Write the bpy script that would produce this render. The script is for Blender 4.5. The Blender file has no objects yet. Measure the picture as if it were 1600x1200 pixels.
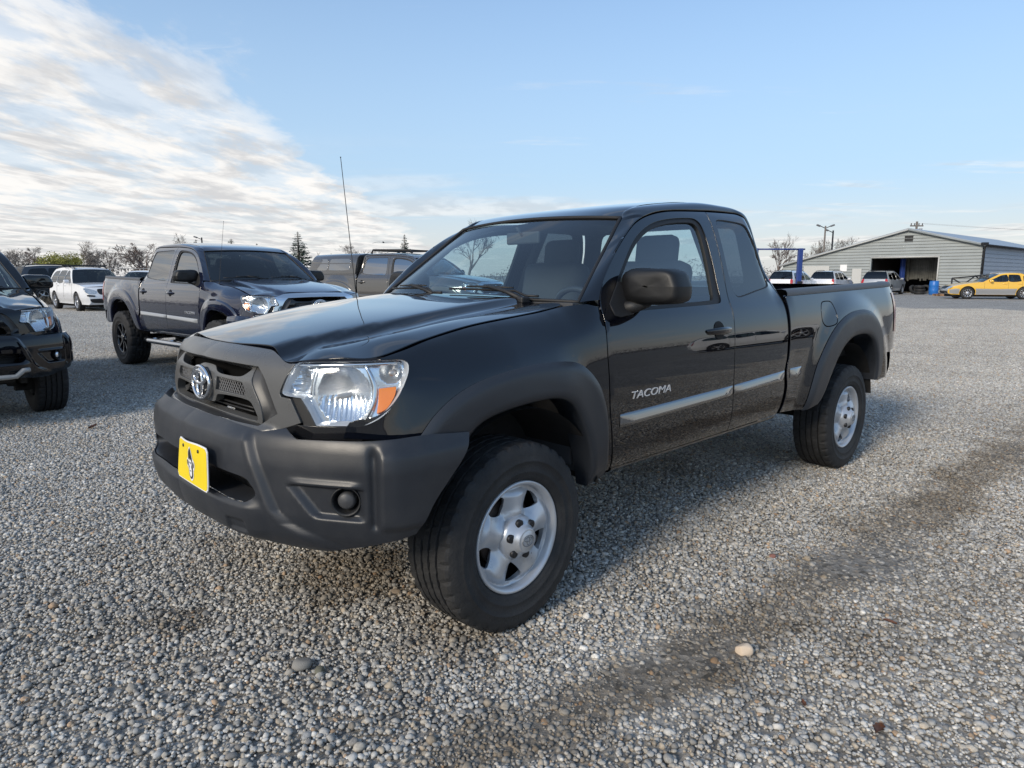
import bpy, bmesh, math, random
import numpy as np
from mathutils import Vector, Matrix
from mathutils.geometry import delaunay_2d_cdt

random.seed(7)
rng = np.random.default_rng(11)
SC = bpy.context.scene
COL = SC.collection

# ------------------------------------------------------------------ camera
CAM_H = 1.3638
cam_d = bpy.data.cameras.new('camera')
cam_d.sensor_fit = 'HORIZONTAL'
cam_d.sensor_width = 36.0
cam_d.lens = 36.0 * 1050.883 / 1600.0
cam_d.clip_start = 0.05
cam_d.clip_end = 6000.0
cam = bpy.data.objects.new('camera', cam_d)
COL.objects.link(cam)
cam.location = (0, 0, CAM_H)
cam.rotation_euler = (math.pi / 2 - 0.159514, 0, 0)
SC.camera = cam

# ------------------------------------------------------------------ sky, sun, exposure
SUN_AZ = math.radians(-141.0)      # measured from the view direction, negative to the left
SUN_EL = math.radians(27.0)
sun_vec = Vector((math.sin(SUN_AZ) * math.cos(SUN_EL), math.cos(SUN_AZ) * math.cos(SUN_EL), math.sin(SUN_EL)))
world = bpy.data.worlds.new('World')
SC.world = world
world.use_nodes = True
wn = world.node_tree.nodes
wl = world.node_tree.links
wn.clear()

def N(nodes, typ, **kw):
    n = nodes.new(typ)
    for k, v in kw.items():
        setattr(n, k, v)
    return n

def build_sky():
    out = N(wn, 'ShaderNodeOutputWorld')
    bg = N(wn, 'ShaderNodeBackground')
    bg.inputs['Strength'].default_value = 0.115
    sky = N(wn, 'ShaderNodeTexSky', sky_type='NISHITA')
    sky.sun_disc = False
    sky.sun_elevation = SUN_EL
    sky.sun_rotation = SUN_AZ
    sky.altitude = 100
    sky.air_density = 1.15
    sky.dust_density = 1.2
    sky.ozone_density = 2.2
    tc = N(wn, 'ShaderNodeTexCoord')
    sep = N(wn, 'ShaderNodeSeparateXYZ')
    wl.new(tc.outputs['Generated'], sep.inputs[0])
    def M(op, a, b=None, c=None):
        n = N(wn, 'ShaderNodeMath', operation=op)
        for i, v in enumerate((a, b, c)):
            if v is None: continue
            if isinstance(v, (int, float)): n.inputs[i].default_value = v
            else: wl.new(v, n.inputs[i])
        return n.outputs[0]
    def MR(v, a, b, c=0.0, d=1.0):
        n = N(wn, 'ShaderNodeMapRange', interpolation_type='SMOOTHERSTEP')
        wl.new(v, n.inputs[0])
        for i, q in enumerate((a, b, c, d)): n.inputs[i + 1].default_value = q
        return n.outputs[0]
    x, y, z = sep.outputs
    zz = M('MAXIMUM', z, 0.0)
    den = M('ADD', zz, 0.035)
    px = M('DIVIDE', x, den)
    py = M('DIVIDE', y, den)
    def comb(a, b, c=0.0):
        n = N(wn, 'ShaderNodeCombineXYZ')
        for i, v in enumerate((a, b, c)):
            if isinstance(v, (int, float)): n.inputs[i].default_value = v
            else: wl.new(v, n.inputs[i])
        return n.outputs[0]
    def noise(vec, scale, det, rough, dist=0.0):
        n = N(wn, 'ShaderNodeTexNoise')
        wl.new(vec, n.inputs['Vector'])
        n.inputs['Scale'].default_value = scale
        n.inputs['Detail'].default_value = det
        n.inputs['Roughness'].default_value = rough
        n.inputs['Distortion'].default_value = dist
        return n.outputs['Fac']
    v1 = comb(px, py, 0.0)
    v2 = comb(M('ADD', px, M('MULTIPLY', py, .10)), M('MULTIPLY', py, 0.50), 3.0)
    big = noise(v2, 0.55, 4, 0.5)
    fine = noise(v2, 2.3, 10, 0.62, 0.22)
    # a sheet of cloud whose straight edge runs along the viewing direction, about 1.5 cloud heights to the left
    edge = M('ADD', px, M('MULTIPLY', M('SUBTRACT', big, 0.5), 1.5))
    edge = M('ADD', edge, M('MULTIPLY', M('SUBTRACT', fine, 0.5), 1.7))
    bank = MR(edge, -1.20, -1.62)
    tex = MR(fine, 0.38, 0.58)
    streak = noise(comb(M('MULTIPLY', px, 0.16), M('MULTIPLY', py, 0.30), 7.0), 1.6, 7, 0.6, 0.3)
    low = MR(z, 0.22, 0.015)                      # thin far cloud gathers towards the horizon all round
    wisps = M('MULTIPLY', MR(streak, 0.47, 0.66), low)
    wisp2 = M('MULTIPLY', MR(noise(comb(M('MULTIPLY', px, 0.5), M('MULTIPLY', py, 1.6), 1.0), 0.9, 6, 0.6, 0.2), 0.60, 0.72), 0.35)
    cov = M('MULTIPLY', bank, M('ADD', M('MULTIPLY', tex, 0.50), 0.48))
    cov = M('MAXIMUM', cov, M('MULTIPLY', wisps, 0.75))
    cov = M('MAXIMUM', cov, wisp2)
    # cloud tone
    shade = MR(noise(comb(px, M('MULTIPLY', py, 0.45), 9.0), 2.6, 9, 0.60, .2), 0.34, 0.62)
    mixc = N(wn, 'ShaderNodeMix', data_type='RGBA')
    wl.new(shade, mixc.inputs[0])
    mixc.inputs[6].default_value = (4.35, 4.35, 4.4, 1)
    mixc.inputs[7].default_value = (6.45, 6.3, 6.1, 1)
    # veil: thin high haze that pales the low sky
    veil = N(wn, 'ShaderNodeMix', data_type='RGBA')
    wl.new(MR(z, 0.55, 0.0, 0.26, 0.80), veil.inputs[0])
    tint = N(wn, 'ShaderNodeMix', data_type='RGBA', blend_type='MULTIPLY')
    tint.inputs[0].default_value = 1.0
    wl.new(sky.outputs[0], tint.inputs[6])
    tint.inputs[7].default_value = (.84, 1.04, 1.24, 1)
    wl.new(tint.outputs[2], veil.inputs[6])
    vcol = N(wn, 'ShaderNodeMix', data_type='RGBA')
    wl.new(MR(z, 0.16, 0.0), vcol.inputs[0])
    vcol.inputs[6].default_value = (3.35, 4.45, 5.6, 1)
    vcol.inputs[7].default_value = (4.9, 4.8, 4.8, 1)
    wl.new(vcol.outputs[2], veil.inputs[7])
    mix = N(wn, 'ShaderNodeMix', data_type='RGBA')
    wl.new(M('MULTIPLY', cov, MR(z, -0.02, 0.03, 0.5, 1.0)), mix.inputs[0])
    wl.new(veil.outputs[2], mix.inputs[6])
    wl.new(mixc.outputs[2], mix.inputs[7])
    wl.new(mix.outputs[2], bg.inputs['Color'])
    wl.new(bg.outputs[0], out.inputs['Surface'])
build_sky()

sun_d = bpy.data.lights.new('sun', 'SUN')
sun_d.energy = 2.1
sun_d.angle = math.radians(16.0)
sun_d.color = (1.0, 0.88, 0.72)
sun = bpy.data.objects.new('sun', sun_d)
COL.objects.link(sun)
sun.rotation_euler = (-sun_vec).to_track_quat('-Z', 'Y').to_euler()
sun.location = sun_vec * 50

vs = SC.view_settings
vs.view_transform = 'Standard'
vs.look = 'None'
vs.exposure = 0.45
vs.gamma = 1.0
vs.use_curve_mapping = False
SC.cycles.max_bounces = 8
SC.cycles.transparent_max_bounces = 16
SC.cycles.use_denoising = True

# ------------------------------------------------------------------ materials
MATS = {}
def mat(name, col=(.5, .5, .5), rough=.5, metal=0.0, spec=.5, coat=0.0, ior=None, coat_ior=None,
        var=0.0, vscale=8.0, bump=0.0, bscale=60.0, rvar=0.0, emit=None, emit_s=0.0, dirt=None, alpha=None):
    if name in MATS: return MATS[name]
    m = bpy.data.materials.new(name)
    m.use_nodes = True
    nt = m.node_tree; nd = nt.nodes; lk = nt.links
    b = nd['Principled BSDF']
    b.inputs['Base Color'].default_value = (*col, 1)
    b.inputs['Roughness'].default_value = rough
    b.inputs['Metallic'].default_value = metal
    b.inputs['Specular IOR Level'].default_value = spec
    if ior: b.inputs['IOR'].default_value = ior
    if coat:
        b.inputs['Coat Weight'].default_value = coat
        b.inputs['Coat Roughness'].default_value = 0.015
        if coat_ior: b.inputs['Coat IOR'].default_value = coat_ior
    if emit:
        b.inputs['Emission Color'].default_value = (*emit, 1)
        b.inputs['Emission Strength'].default_value = emit_s
    tc = nd.new('ShaderNodeTexCoord')
    colout = None
    if var or rvar or dirt:
        n = nd.new('ShaderNodeTexNoise')
        n.inputs['Scale'].default_value = vscale
        n.inputs['Detail'].default_value = 6
        n.inputs['Roughness'].default_value = .6
        lk.new(tc.outputs['Object'], n.inputs['Vector'])
        if var:
            mr = nd.new('ShaderNodeMapRange')
            lk.new(n.outputs['Fac'], mr.inputs[0])
            mr.inputs[1].default_value = .3; mr.inputs[2].default_value = .7
            mr.inputs[3].default_value = 1 - var; mr.inputs[4].default_value = 1 + var
            mx = nd.new('ShaderNodeMix'); mx.data_type = 'RGBA'; mx.blend_type = 'MULTIPLY'
            mx.inputs[0].default_value = 1
            mx.inputs[6].default_value = (*col, 1)
            cc = nd.new('ShaderNodeCombineColor')
            for i in range(3): lk.new(mr.outputs[0], cc.inputs[i])
            lk.new(cc.outputs[0], mx.inputs[7])
            colout = mx.outputs[2]
        if dirt:
            # splashed dust, thicker low down on the thing
            n2 = nd.new('ShaderNodeTexNoise'); n2.inputs['Scale'].default_value = 3.5; n2.inputs['Detail'].default_value = 9; n2.inputs['Roughness'].default_value = .7
            lk.new(tc.outputs['Object'], n2.inputs['Vector'])
            mr = nd.new('ShaderNodeMapRange'); lk.new(n2.outputs['Fac'], mr.inputs[0])
            mr.inputs[1].default_value = .42; mr.inputs[2].default_value = .75; mr.inputs[3].default_value = 0; mr.inputs[4].default_value = dirt[1]
            mx = nd.new('ShaderNodeMix'); mx.data_type = 'RGBA'
            lk.new(mr.outputs[0], mx.inputs[0])
            if colout: lk.new(colout, mx.inputs[6])
            else: mx.inputs[6].default_value = (*col, 1)
            mx.inputs[7].default_value = (*dirt[0], 1)
            colout = mx.outputs[2]
        if colout: lk.new(colout, b.inputs['Base Color'])
        if rvar:
            mr = nd.new('ShaderNodeMapRange')
            lk.new(n.outputs['Fac'], mr.inputs[0])
            mr.inputs[1].default_value = .3; mr.inputs[2].default_value = .7
            mr.inputs[3].default_value = max(0, rough - rvar); mr.inputs[4].default_value = rough + rvar
            lk.new(mr.outputs[0], b.inputs['Roughness'])
    if bump:
        n = nd.new('ShaderNodeTexNoise')
        n.inputs['Scale'].default_value = bscale
        n.inputs['Detail'].default_value = 4
        lk.new(tc.outputs['Object'], n.inputs['Vector'])
        bp = nd.new('ShaderNodeBump')
        bp.inputs['Strength'].default_value = bump
        bp.inputs['Distance'].default_value = .004
        lk.new(n.outputs['Fac'], bp.inputs['Height'])
        lk.new(bp.outputs[0], b.inputs['Normal'])
    MATS[name] = m
    return m

def glass(name, tint=(.75, .86, .86), ior=1.5, rough=0.0):
    if name in MATS: return MATS[name]
    m = bpy.data.materials.new(name); m.use_nodes = True
    nd = m.node_tree.nodes; lk = m.node_tree.links
    nd.clear()
    o = nd.new('ShaderNodeOutputMaterial'); mx = nd.new('ShaderNodeMixShader')
    t = nd.new('ShaderNodeBsdfTransparent'); g = nd.new('ShaderNodeBsdfGlossy'); f = nd.new('ShaderNodeFresnel')
    t.inputs[0].default_value = (*tint, 1); g.inputs['Roughness'].default_value = rough; f.inputs[0].default_value = ior
    ge = nd.new('ShaderNodeNewGeometry'); ma = nd.new('ShaderNodeMath'); ma.operation = 'MULTIPLY_ADD'   # a thin pane reflects alike from both sides
    lk.new(ge.outputs['Backfacing'], ma.inputs[0]); ma.inputs[1].default_value = 1 / ior - ior; ma.inputs[2].default_value = ior; lk.new(ma.outputs[0], f.inputs[0])
    lk.new(f.outputs[0], mx.inputs[0]); lk.new(t.outputs[0], mx.inputs[1]); lk.new(g.outputs[0], mx.inputs[2]); lk.new(mx.outputs[0], o.inputs[0])
    MATS[name] = m
    return m

# ------------------------------------------------------------------ object helpers
def link(o, parent=None):
    COL.objects.link(o)
    if parent is not None: o.parent = parent
    return o

def obj(name, me, m, parent=None):
    o = bpy.data.objects.new(name, me)
    if m is not None:
        if not me.materials: me.materials.append(None)
        o.material_slots[0].link = 'OBJECT'
        o.material_slots[0].material = m
    return link(o, parent)

def empty(name, loc=(0, 0, 0), rz=0.0, parent=None):
    o = bpy.data.objects.new(name, None)
    o.empty_display_size = .2
    o.location = loc; o.rotation_euler = (0, 0, rz)
    return link(o, parent)

def tag(o, label=None, cat=None, group=None, kind=None):
    if label: o['label'] = label
    if cat: o['category'] = cat
    if group: o['group'] = group
    if kind: o['kind'] = kind
    return o

def copy_tree(o, parent=None):
    c = o.copy()
    COL.objects.link(c)
    if parent is not None: c.parent = parent
    for ch in list(o.children): copy_tree(ch, c)
    return c

class MB:
    """collects simple shapes into one mesh"""
    def __init__(s): s.v = []; s.f = []; s.sm = []
    def add(s, v, f, smooth=False):
        k = len(s.v); s.v += [tuple(q) for q in v]
        s.f += [tuple(i + k for i in q) for q in f]; s.sm += [smooth] * len(f)
        return s
    def box(s, c, d, rz=0.0, M=None, bev=0.0):
        hx, hy, hz = d[0] / 2, d[1] / 2, d[2] / 2
        if bev:
            b = min(bev, hx * .9, hy * .9, hz * .9)
            bm = bmesh.new(); bmesh.ops.create_cube(bm, size=1)
            for v in bm.verts: v.co = Vector((v.co.x * d[0], v.co.y * d[1], v.co.z * d[2]))
            bmesh.ops.bevel(bm, geom=bm.edges[:], offset=b, segments=2, affect='EDGES', profile=.5)
            bm.verts.index_update()
            vv = [v.co.copy() for v in bm.verts]; ff = [[v.index for v in f.verts] for f in bm.faces]; bm.free()
        else:
            vv = [Vector((i * hx, j * hy, k * hz)) for i in (-1, 1) for j in (-1, 1) for k in (-1, 1)]
            ff = [(0, 1, 3, 2), (4, 6, 7, 5), (0, 4, 5, 1), (2, 3, 7, 6), (0, 2, 6, 4), (1, 5, 7, 3)]
        T = Matrix.Translation(c) @ (M if M is not None else Matrix.Rotation(rz, 4, 'Z'))
        return s.add([T @ v for v in vv], ff, False)
    def tube(s, pts, r, n=8, cap=True, smooth=True, closed=False):
        pts = [Vector(q) for q in pts]; m = len(pts)
        rr = r if isinstance(r, (list, tuple)) else [r] * m
        vv = []; ff = []
        up = None
        for i, q in enumerate(pts):
            a = pts[(i - 1) % m] if (closed or i > 0) else q
            b = pts[(i + 1) % m] if (closed or i < m - 1) else q
            t = (b - a).normalized()
            if up is None:
                up = Vector((0, 0, 1)) if abs(t.z) < .9 else Vector((1, 0, 0))
            side = t.cross(up).normalized(); up2 = side.cross(t).normalized(); up = up2
            for k in range(n):
                an = 2 * math.pi * k / n
                vv.append(q + (side * math.cos(an) + up2 * math.sin(an)) * rr[i])
        for i in range(m if closed else m - 1):
            j = (i + 1) % m
            for k in range(n):
                k2 = (k + 1) % n
                ff.append((i * n + k, i * n + k2, j * n + k2, j * n + k))
        if cap and not closed:
            ff.append(tuple(range(n - 1, -1, -1))); ff.append(tuple((m - 1) * n + k for k in range(n)))
        return s.add(vv, ff, smooth)
    def grid(s, P, smooth=True, flip=False):
        a = len(P); b = len(P[0])
        ff = []
        for i in range(a - 1):
            for j in range(b - 1):
                q = (i * b + j, (i + 1) * b + j, (i + 1) * b + j + 1, i * b + j + 1)
                ff.append(q[::-1] if flip else q)
        return s.add([q for r in P for q in r], ff, smooth)
    def prism(s, pts, axis, a, b):
        """polygon extruded along an axis: pts 2d in the other two axes order"""
        def mk(p, h):
            if axis == 'y': return (p[0], h, p[1])
            if axis == 'x': return (h, p[0], p[1])
            return (p[0], p[1], h)
        n = len(pts)
        vv = [mk(p, a) for p in pts] + [mk(p, b) for p in pts]
        ff = [tuple(range(n)), tuple(range(2 * n - 1, n - 1, -1))] + [(i, i + n, (i + 1) % n + n, (i + 1) % n) for i in range(n)]
        return s.add(vv, ff)
    def lathe(s, prof, n=48, axis='y', c=(0, 0, 0), smooth=True, radf=None):
        """prof: list of (radius, along)"""
        vv = []; ff = []; m = len(prof)
        for k in range(n):
            an = 2 * math.pi * k / n
            for i, (r, h) in enumerate(prof):
                if radf: r = radf(r, i, k)
                if axis == 'y': vv.append((c[0] + r * math.cos(an), c[1] + h, c[2] + r * math.sin(an)))
                elif axis == 'z': vv.append((c[0] + r * math.cos(an), c[1] + r * math.sin(an), c[2] + h))
                else: vv.append((c[0] + h, c[1] + r * math.cos(an), c[2] + r * math.sin(an)))
        for k in range(n):
            k2 = (k + 1) % n
            for i in range(m - 1):
                ff.append((k * m + i, k * m + i + 1, k2 * m + i + 1, k2 * m + i))
        return s.add(vv, ff, smooth)
    def mesh(s, name='mesh', fixn=True):
        me = bpy.data.meshes.new(name)
        me.from_pydata(s.v, [], s.f)
        me.polygons.foreach_set('use_smooth', s.sm)
        if fixn:
            bm = bmesh.new(); bm.from_mesh(me)
            bmesh.ops.recalc_face_normals(bm, faces=bm.faces)
            bm.to_mesh(me); bm.free()
        me.update()
        return me
    def build(s, name, m, parent=None, fixn=True):
        return obj(name, s.mesh(name, fixn), m, parent)

# ---- smooth 2d outlines and panels cut from a surface
def cr(pts, closed=False, step=.03):
    """Catmull-Rom through pts; a point with a third entry is a sharp corner"""
    P = [(q[0], q[1]) for q in pts]; C = [len(q) > 2 for q in pts]; n = len(P)
    out = []
    segs = n if closed else n - 1
    for i in range(segs):
        j = (i + 1) % n
        p1, p2 = P[i], P[j]
        p0 = P[(i - 1) % n] if (closed or i > 0) and not C[i] else p1
        p3 = P[(j + 1) % n] if (closed or j < n - 1) and not C[j] else p2
        L = math.dist(p1, p2); k = max(1, int(math.ceil(L / step)))
        if C[i] and C[j]: 
            for t in range(k): out.append((p1[0] + (p2[0] - p1[0]) * t / k, p1[1] + (p2[1] - p1[1]) * t / k))
            continue
        m1 = tuple((p2[a] - p0[a]) * .5 for a in (0, 1)); m2 = tuple((p3[a] - p1[a]) * .5 for a in (0, 1))
        l1 = math.hypot(*m1); l2 = math.hypot(*m2)
        if l1 > L: m1 = (m1[0] * L / l1, m1[1] * L / l1)
        if l2 > L: m2 = (m2[0] * L / l2, m2[1] * L / l2)
        for q in range(k):
            t = q / k; a = 2 * t ** 3 - 3 * t * t + 1; b = t ** 3 - 2 * t * t + t; c = -2 * t ** 3 + 3 * t * t; d = t ** 3 - t * t
            out.append(tuple(a * p1[e] + b * m1[e] + c * p2[e] + d * m2[e] for e in (0, 1)))
    if not closed: out.append(P[-1])
    return out

def pip(poly, pts):
    pts = np.asarray(pts); poly = np.asarray(poly)
    x, y = pts[:, 0], pts[:, 1]
    ins = np.zeros(len(pts), bool)
    x1, y1 = poly[:, 0], poly[:, 1]; x2, y2 = np.roll(x1, -1), np.roll(y1, -1)
    for a, b, c, d in zip(x1, y1, x2, y2):
        if b == d: continue
        cnd = ((b > y) != (d > y)) & (x < (c - a) * (y - b) / (d - b) + a)
        ins ^= cnd
    return ins

def dist_poly(poly, pts):
    pts = np.asarray(pts); poly = np.asarray(poly)
    A = poly; B = np.roll(poly, -1, 0); D = B - A; L2 = (D ** 2).sum(1) + 1e-12
    d = np.full(len(pts), 1e9)
    for a, dd, l2 in zip(A, D, L2):
        t = np.clip(((pts - a) @ dd) / l2, 0, 1)
        d = np.minimum(d, np.hypot(*(pts - a - t[:, None] * dd).T))
    return d

def resample(loop, n):
    L = [0]; m = len(loop)
    for i in range(m): L.append(L[-1] + math.dist(loop[i], loop[(i + 1) % m]))
    out = []; k = 0
    for i in range(n):
        s = L[-1] * i / n
        while L[k + 1] < s: k += 1
        t = (s - L[k]) / max(1e-9, L[k + 1] - L[k]); a = loop[k]; b = loop[(k + 1) % m]
        out.append(tuple(a[e] + (b[e] - a[e]) * t for e in range(len(a))))
    return out

def area(l): return sum(l[i][0] * l[(i + 1) % len(l)][1] - l[(i + 1) % len(l)][0] * l[i][1] for i in range(len(l))) / 2

def panel_mesh(name, outline, mapf, step=.03, holes=(), flange=.012, center=(-1.7, 0, .85), mirror=False, inward=False, aniso=1.0, thick=None):
    """mesh cut from the surface mapf(u, v): outline and holes are 2d loops; edges are turned in by `flange`"""
    loops = [list(outline)] + [list(h) for h in holes]
    if area(loops[0]) < 0: loops[0].reverse()
    for h in loops[1:]:
        if area(h) > 0: h.reverse()
    V = []; E = []; rng_ = []
    for l in loops:
        k = len(V); n = len(l)
        V += l; E += [(k + i, k + (i + 1) % n) for i in range(n)]; rng_.append((k, n))
    o = np.array(loops[0]); lo = o.min(0); hi = o.max(0)
    gx = np.arange(lo[0] + step * .5, hi[0], step * aniso); gy = np.arange(lo[1] + step * .5, hi[1], step)
    G = np.array([(a + (step * aniso * .5 if j % 2 else 0), b) for j, b in enumerate(gy) for a in gx]) if len(gx) and len(gy) else np.zeros((0, 2))
    if len(G):
        k = pip(loops[0], G) & (dist_poly(o, G) > step * .45)
        for h in loops[1:]: k &= ~pip(h, G) & (dist_poly(np.array(h), G) > step * .45)
        G = G[k]
    allv = [Vector(q) for q in V] + [Vector(q) for q in G]
    vv, ee, ff, ov, oe, of = delaunay_2d_cdt(allv, E, [], 0, 1e-7)
    m = {}
    for j, l in enumerate(ov):
        for i in l: m[i] = j
    P2 = np.array([(q.x, q.y) for q in vv])
    F = np.array([f for f in ff if len(f) == 3])
    cen = P2[F].mean(1)
    keep = pip(loops[0], cen)
    for h in loops[1:]: keep &= ~pip(h, cen)
    F = F[keep]
    C = Vector(center)
    P3 = []; NN = []
    e = .0015
    for u, v in P2:
        q = Vector(mapf(u, v)); a = Vector(mapf(u + e, v)) - Vector(mapf(u - e, v)); b = Vector(mapf(u, v + e)) - Vector(mapf(u, v - e))
        n = a.cross(b)
        n = n.normalized() if n.length > 1e-12 else Vector((0, 0, 1))
        P3.append(q); NN.append(n)
    sgn = sum((NN[i].dot(P3[i] - C)) for i in range(0, len(P3), max(1, len(P3) // 50)))
    s = 1 if sgn > 0 else -1
    if inward: s = -s
    NN = [n * s for n in NN]
    faces = []
    for f in F:
        a, b, c = P3[f[0]], P3[f[1]], P3[f[2]]
        n = (b - a).cross(c - a)
        faces.append(tuple(int(i) for i in f) if n.dot(NN[f[0]]) > 0 else tuple(int(i) for i in f[::-1]))
    if flange:
        for li, (k, n) in enumerate(rng_):
            idx = [m[k + i] for i in range(n)]
            base = len(P3)
            for q in range(n):
                i = idx[q]; a = P3[idx[q - 1]]; b = P3[idx[(q + 1) % n]]
                t = (b - a).normalized() if (b - a).length > 0 else Vector((1, 0, 0))
                out = t.cross(NN[i]) * s       # points away from the panel
                out = out.normalized()
                bev = min(.0025, flange * .3)
                p0 = P3[i]; p1 = p0 + out * bev * .6 - NN[i] * bev; p2 = p1 - NN[i] * flange
                P3 += [p0.copy(), p1, p1.copy(), p2]
                NN += [NN[i].copy(), (out + NN[i] * .3).normalized(), out, out]
            for q in range(n):
                r = (q + 1) % n
                a = base + 4 * q; b = base + 4 * r
                for c, d in ((0, 1), (2, 3)):
                    f = (a + c, b + c, b + d, a + d)
                    nn = (P3[f[1]] - P3[f[0]]).cross(P3[f[3]] - P3[f[0]])
                    if nn.dot(NN[a + d]) < 0: f = f[::-1]
                    faces.append(f)
    if mirror:
        P3 = [Vector((q.x, -q.y, q.z)) for q in P3]; NN = [Vector((n.x, -n.y, n.z)) for n in NN]
        faces = [f[::-1] for f in faces]
    me = bpy.data.meshes.new(name)
    me.from_pydata(P3, [], faces)
    me.polygons.foreach_set('use_smooth', [True] * len(faces))
    me.update()
    me.normals_split_custom_set_from_vertices(NN)
    return me

def loft_mesh(name, rows, flip=None, center=None, closed=False):
    """grid of points (rows of equal length) -> smooth mesh"""
    mb = MB()
    if closed: rows = [list(r) + [r[0]] for r in rows]
    mb.grid([[Vector(q) for q in r] for r in rows])
    me = bpy.data.meshes.new(name)
    me.from_pydata(mb.v, [], mb.f)
    me.polygons.foreach_set('use_smooth', [True] * len(mb.f))
    me.update()
    if center is not None:
        C = Vector(center)
        d = sum(p.normal.dot(p.center - C) for p in me.polygons)
        if d < 0: me.flip_normals()
    return me

def lerp(a, b, t): return tuple(a[i] + (b[i] - a[i]) * t for i in range(len(a)))
def polyf(pts):
    """resample an open polyline by arclength: returns f(t)"""
    L = [0]
    for i in range(len(pts) - 1): L.append(L[-1] + math.dist(pts[i], pts[i + 1]))
    def f(t):
        s = t * L[-1]; k = 0
        while k < len(pts) - 2 and L[k + 1] < s: k += 1
        u = (s - L[k]) / max(1e-9, L[k + 1] - L[k])
        return lerp(pts[k], pts[k + 1], min(1, max(0, u)))
    return f
# ------------------------------------------------------------------ pickup body surface (x forward from the front axle, y to the left, z up)
def sstep(a, b, x):
    t = (x - a) / (b - a); t = 0. if t < 0 else 1. if t > 1 else t
    return t * t * (3 - 2 * t)
def make_pchip(pts):
    xs = [q[0] for q in pts]; ys = [q[1] for q in pts]; n = len(xs)
    h = [xs[i + 1] - xs[i] for i in range(n - 1)]; d = [(ys[i + 1] - ys[i]) / h[i] for i in range(n - 1)]
    m = [0] * n; m[0] = d[0]; m[-1] = d[-1]
    for i in range(1, n - 1):
        if d[i - 1] * d[i] > 0:
            w1 = 2 * h[i] + h[i - 1]; w2 = h[i] + 2 * h[i - 1]
            m[i] = (w1 + w2) / (w1 / d[i - 1] + w2 / d[i])
    def f(x):
        if x <= xs[0]: return ys[0] + m[0] * (x - xs[0])
        if x >= xs[-1]: return ys[-1] + m[-1] * (x - xs[-1])
        i = 0
        while x > xs[i + 1]: i += 1
        t = (x - xs[i]) / h[i]
        return (ys[i] * (1 + 2 * t) * (1 - t) ** 2 + m[i] * h[i] * t * (1 - t) ** 2 + ys[i + 1] * t * t * (3 - 2 * t) + m[i + 1] * h[i] * t * t * (t - 1))
    return f
GREEN = [(1.22, .848), (1.26, .828), (1.3, .812), (1.4, .776), (1.5, .739), (1.6, .698), (1.66, .670), (1.70, .645), (1.73, .615), (1.75, .58)]
P_door = make_pchip([(.45, .80), (.50, .852), (.55, .880), (.62, .896), (.72, .906), (.85, .909), (.95, .906), (1.05, .899), (1.12, .888), (1.18, .869)] + GREEN)
P_axle = make_pchip([(.45, .84), (.6, .885), (.75, .893), (.9, .892), (1.0, .884), (1.05, .876), (1.10, .864), (1.20, .83)])
P_nose = make_pchip([(.45, .80), (.7, .842), (.85, .846), (.95, .842), (1.02, .833), (1.06, .825), (1.14, .80)])
P_bed = make_pchip([(.45, .80), (.50, .852), (.55, .880), (.62, .894), (.75, .902), (.9, .905), (1.05, .899), (1.12, .891), (1.18, .878), (1.23, .862), (1.265, .848), (1.32, .825)])
WBASE = 3.24
CABR = [-2.23]
def Y0(x, z):
    if x > -.53:
        if x < 0:
            t = sstep(-.62, 0.0, x); return P_door(z) * (1 - t) + P_axle(z) * t
        t = min(1, max(0, x / .46)); t = t * t * .55 + t * .45; d = max(0, x - .46)
        return P_axle(z) * (1 - t) + P_nose(z) * t - .25 * d - 3 * d * d
    t = sstep(CABR[0] + .10, CABR[0] - .12, x)
    y = P_door(z) * (1 - t) + P_bed(z) * t if 0 < t < 1 else (P_bed(z) if t else P_door(z))
    if x < -3.95: y -= .45 * (x + 3.95) ** 2 + (4.0 * (x + 4.16) ** 2 if x < -4.16 else 0)
    return y
def bump(x, z):
    b = 0
    if x > -1:
        r = math.hypot(x, z - .40)
        b += .030 * (1 - sstep(.58, .76, r)) * sstep(.42, .2, -x)
    if x < -2.2:
        r = math.hypot(x + WBASE, z - .42)
        b += .032 * (1 - sstep(.68, .86, r))
    return b
def Y(x, z): return Y0(x, z) + bump(x, z)
def Yf(x, z):
    """fender: rolls over into the hood edge"""
    y = Y(x, z)
    if x > -.52:
        zt = HE_z(x) + .001; d = zt - z; k = .15
        if d < k:
            t = max(0., d / k); yb = y
            ye = HE_y(x) + .004
            yr = ye + (yb - ye) * (1 - (1 - t) ** 2.4) ** .60
            w_ = sstep(-.52, -.34, x)
            y = y * (1 - w_) + yr * w_
    return y
def Yc(x, z):
    c = CABR[0]
    return Y(x, z) - .10 * sstep(c + .17, c - .02, x) ** 1.5 * sstep(1.2, 1.45, z)
def polar(pts): return make_pchip([(math.atan2(y, x), math.hypot(x, y)) for x, y in pts])
R_bump = polar([(.895, -.0001), (.89, .2), (.872, .40), (.838, .52), (.775, .65), (.70, .775), (.635, .865), (.575, .918), (.50, .94), (.40, .945), (.3, .945)])
R_up = polar([(.835, -.0001), (.825, .2), (.79, .38), (.745, .52), (.68, .64), (.60, .735), (.52, .80), (.46, .84), (.36, .86)])
B_z = make_pchip([(.44, -.085), (.48, -.04), (.53, -.012), (.60, 0), (.74, .0), (.80, -.008), (.84, -.022), (.865, -.045), (.88, -.075)])
U_z = make_pchip([(.80, .012), (.9, .006), (1.0, -.004), (1.05, -.016), (1.085, -.04), (1.11, -.085), (1.125, -.14)])
def RB(th, z): return R_bump(abs(th)) + B_z(z)
def RU(th, z):
    a = abs(th)
    return R_up(a) + U_z(z) * (1 - .45 * sstep(.55, .95, a)) + .028 * sstep(1.0, .88, z) * sstep(.85, 1.0, a)
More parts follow.
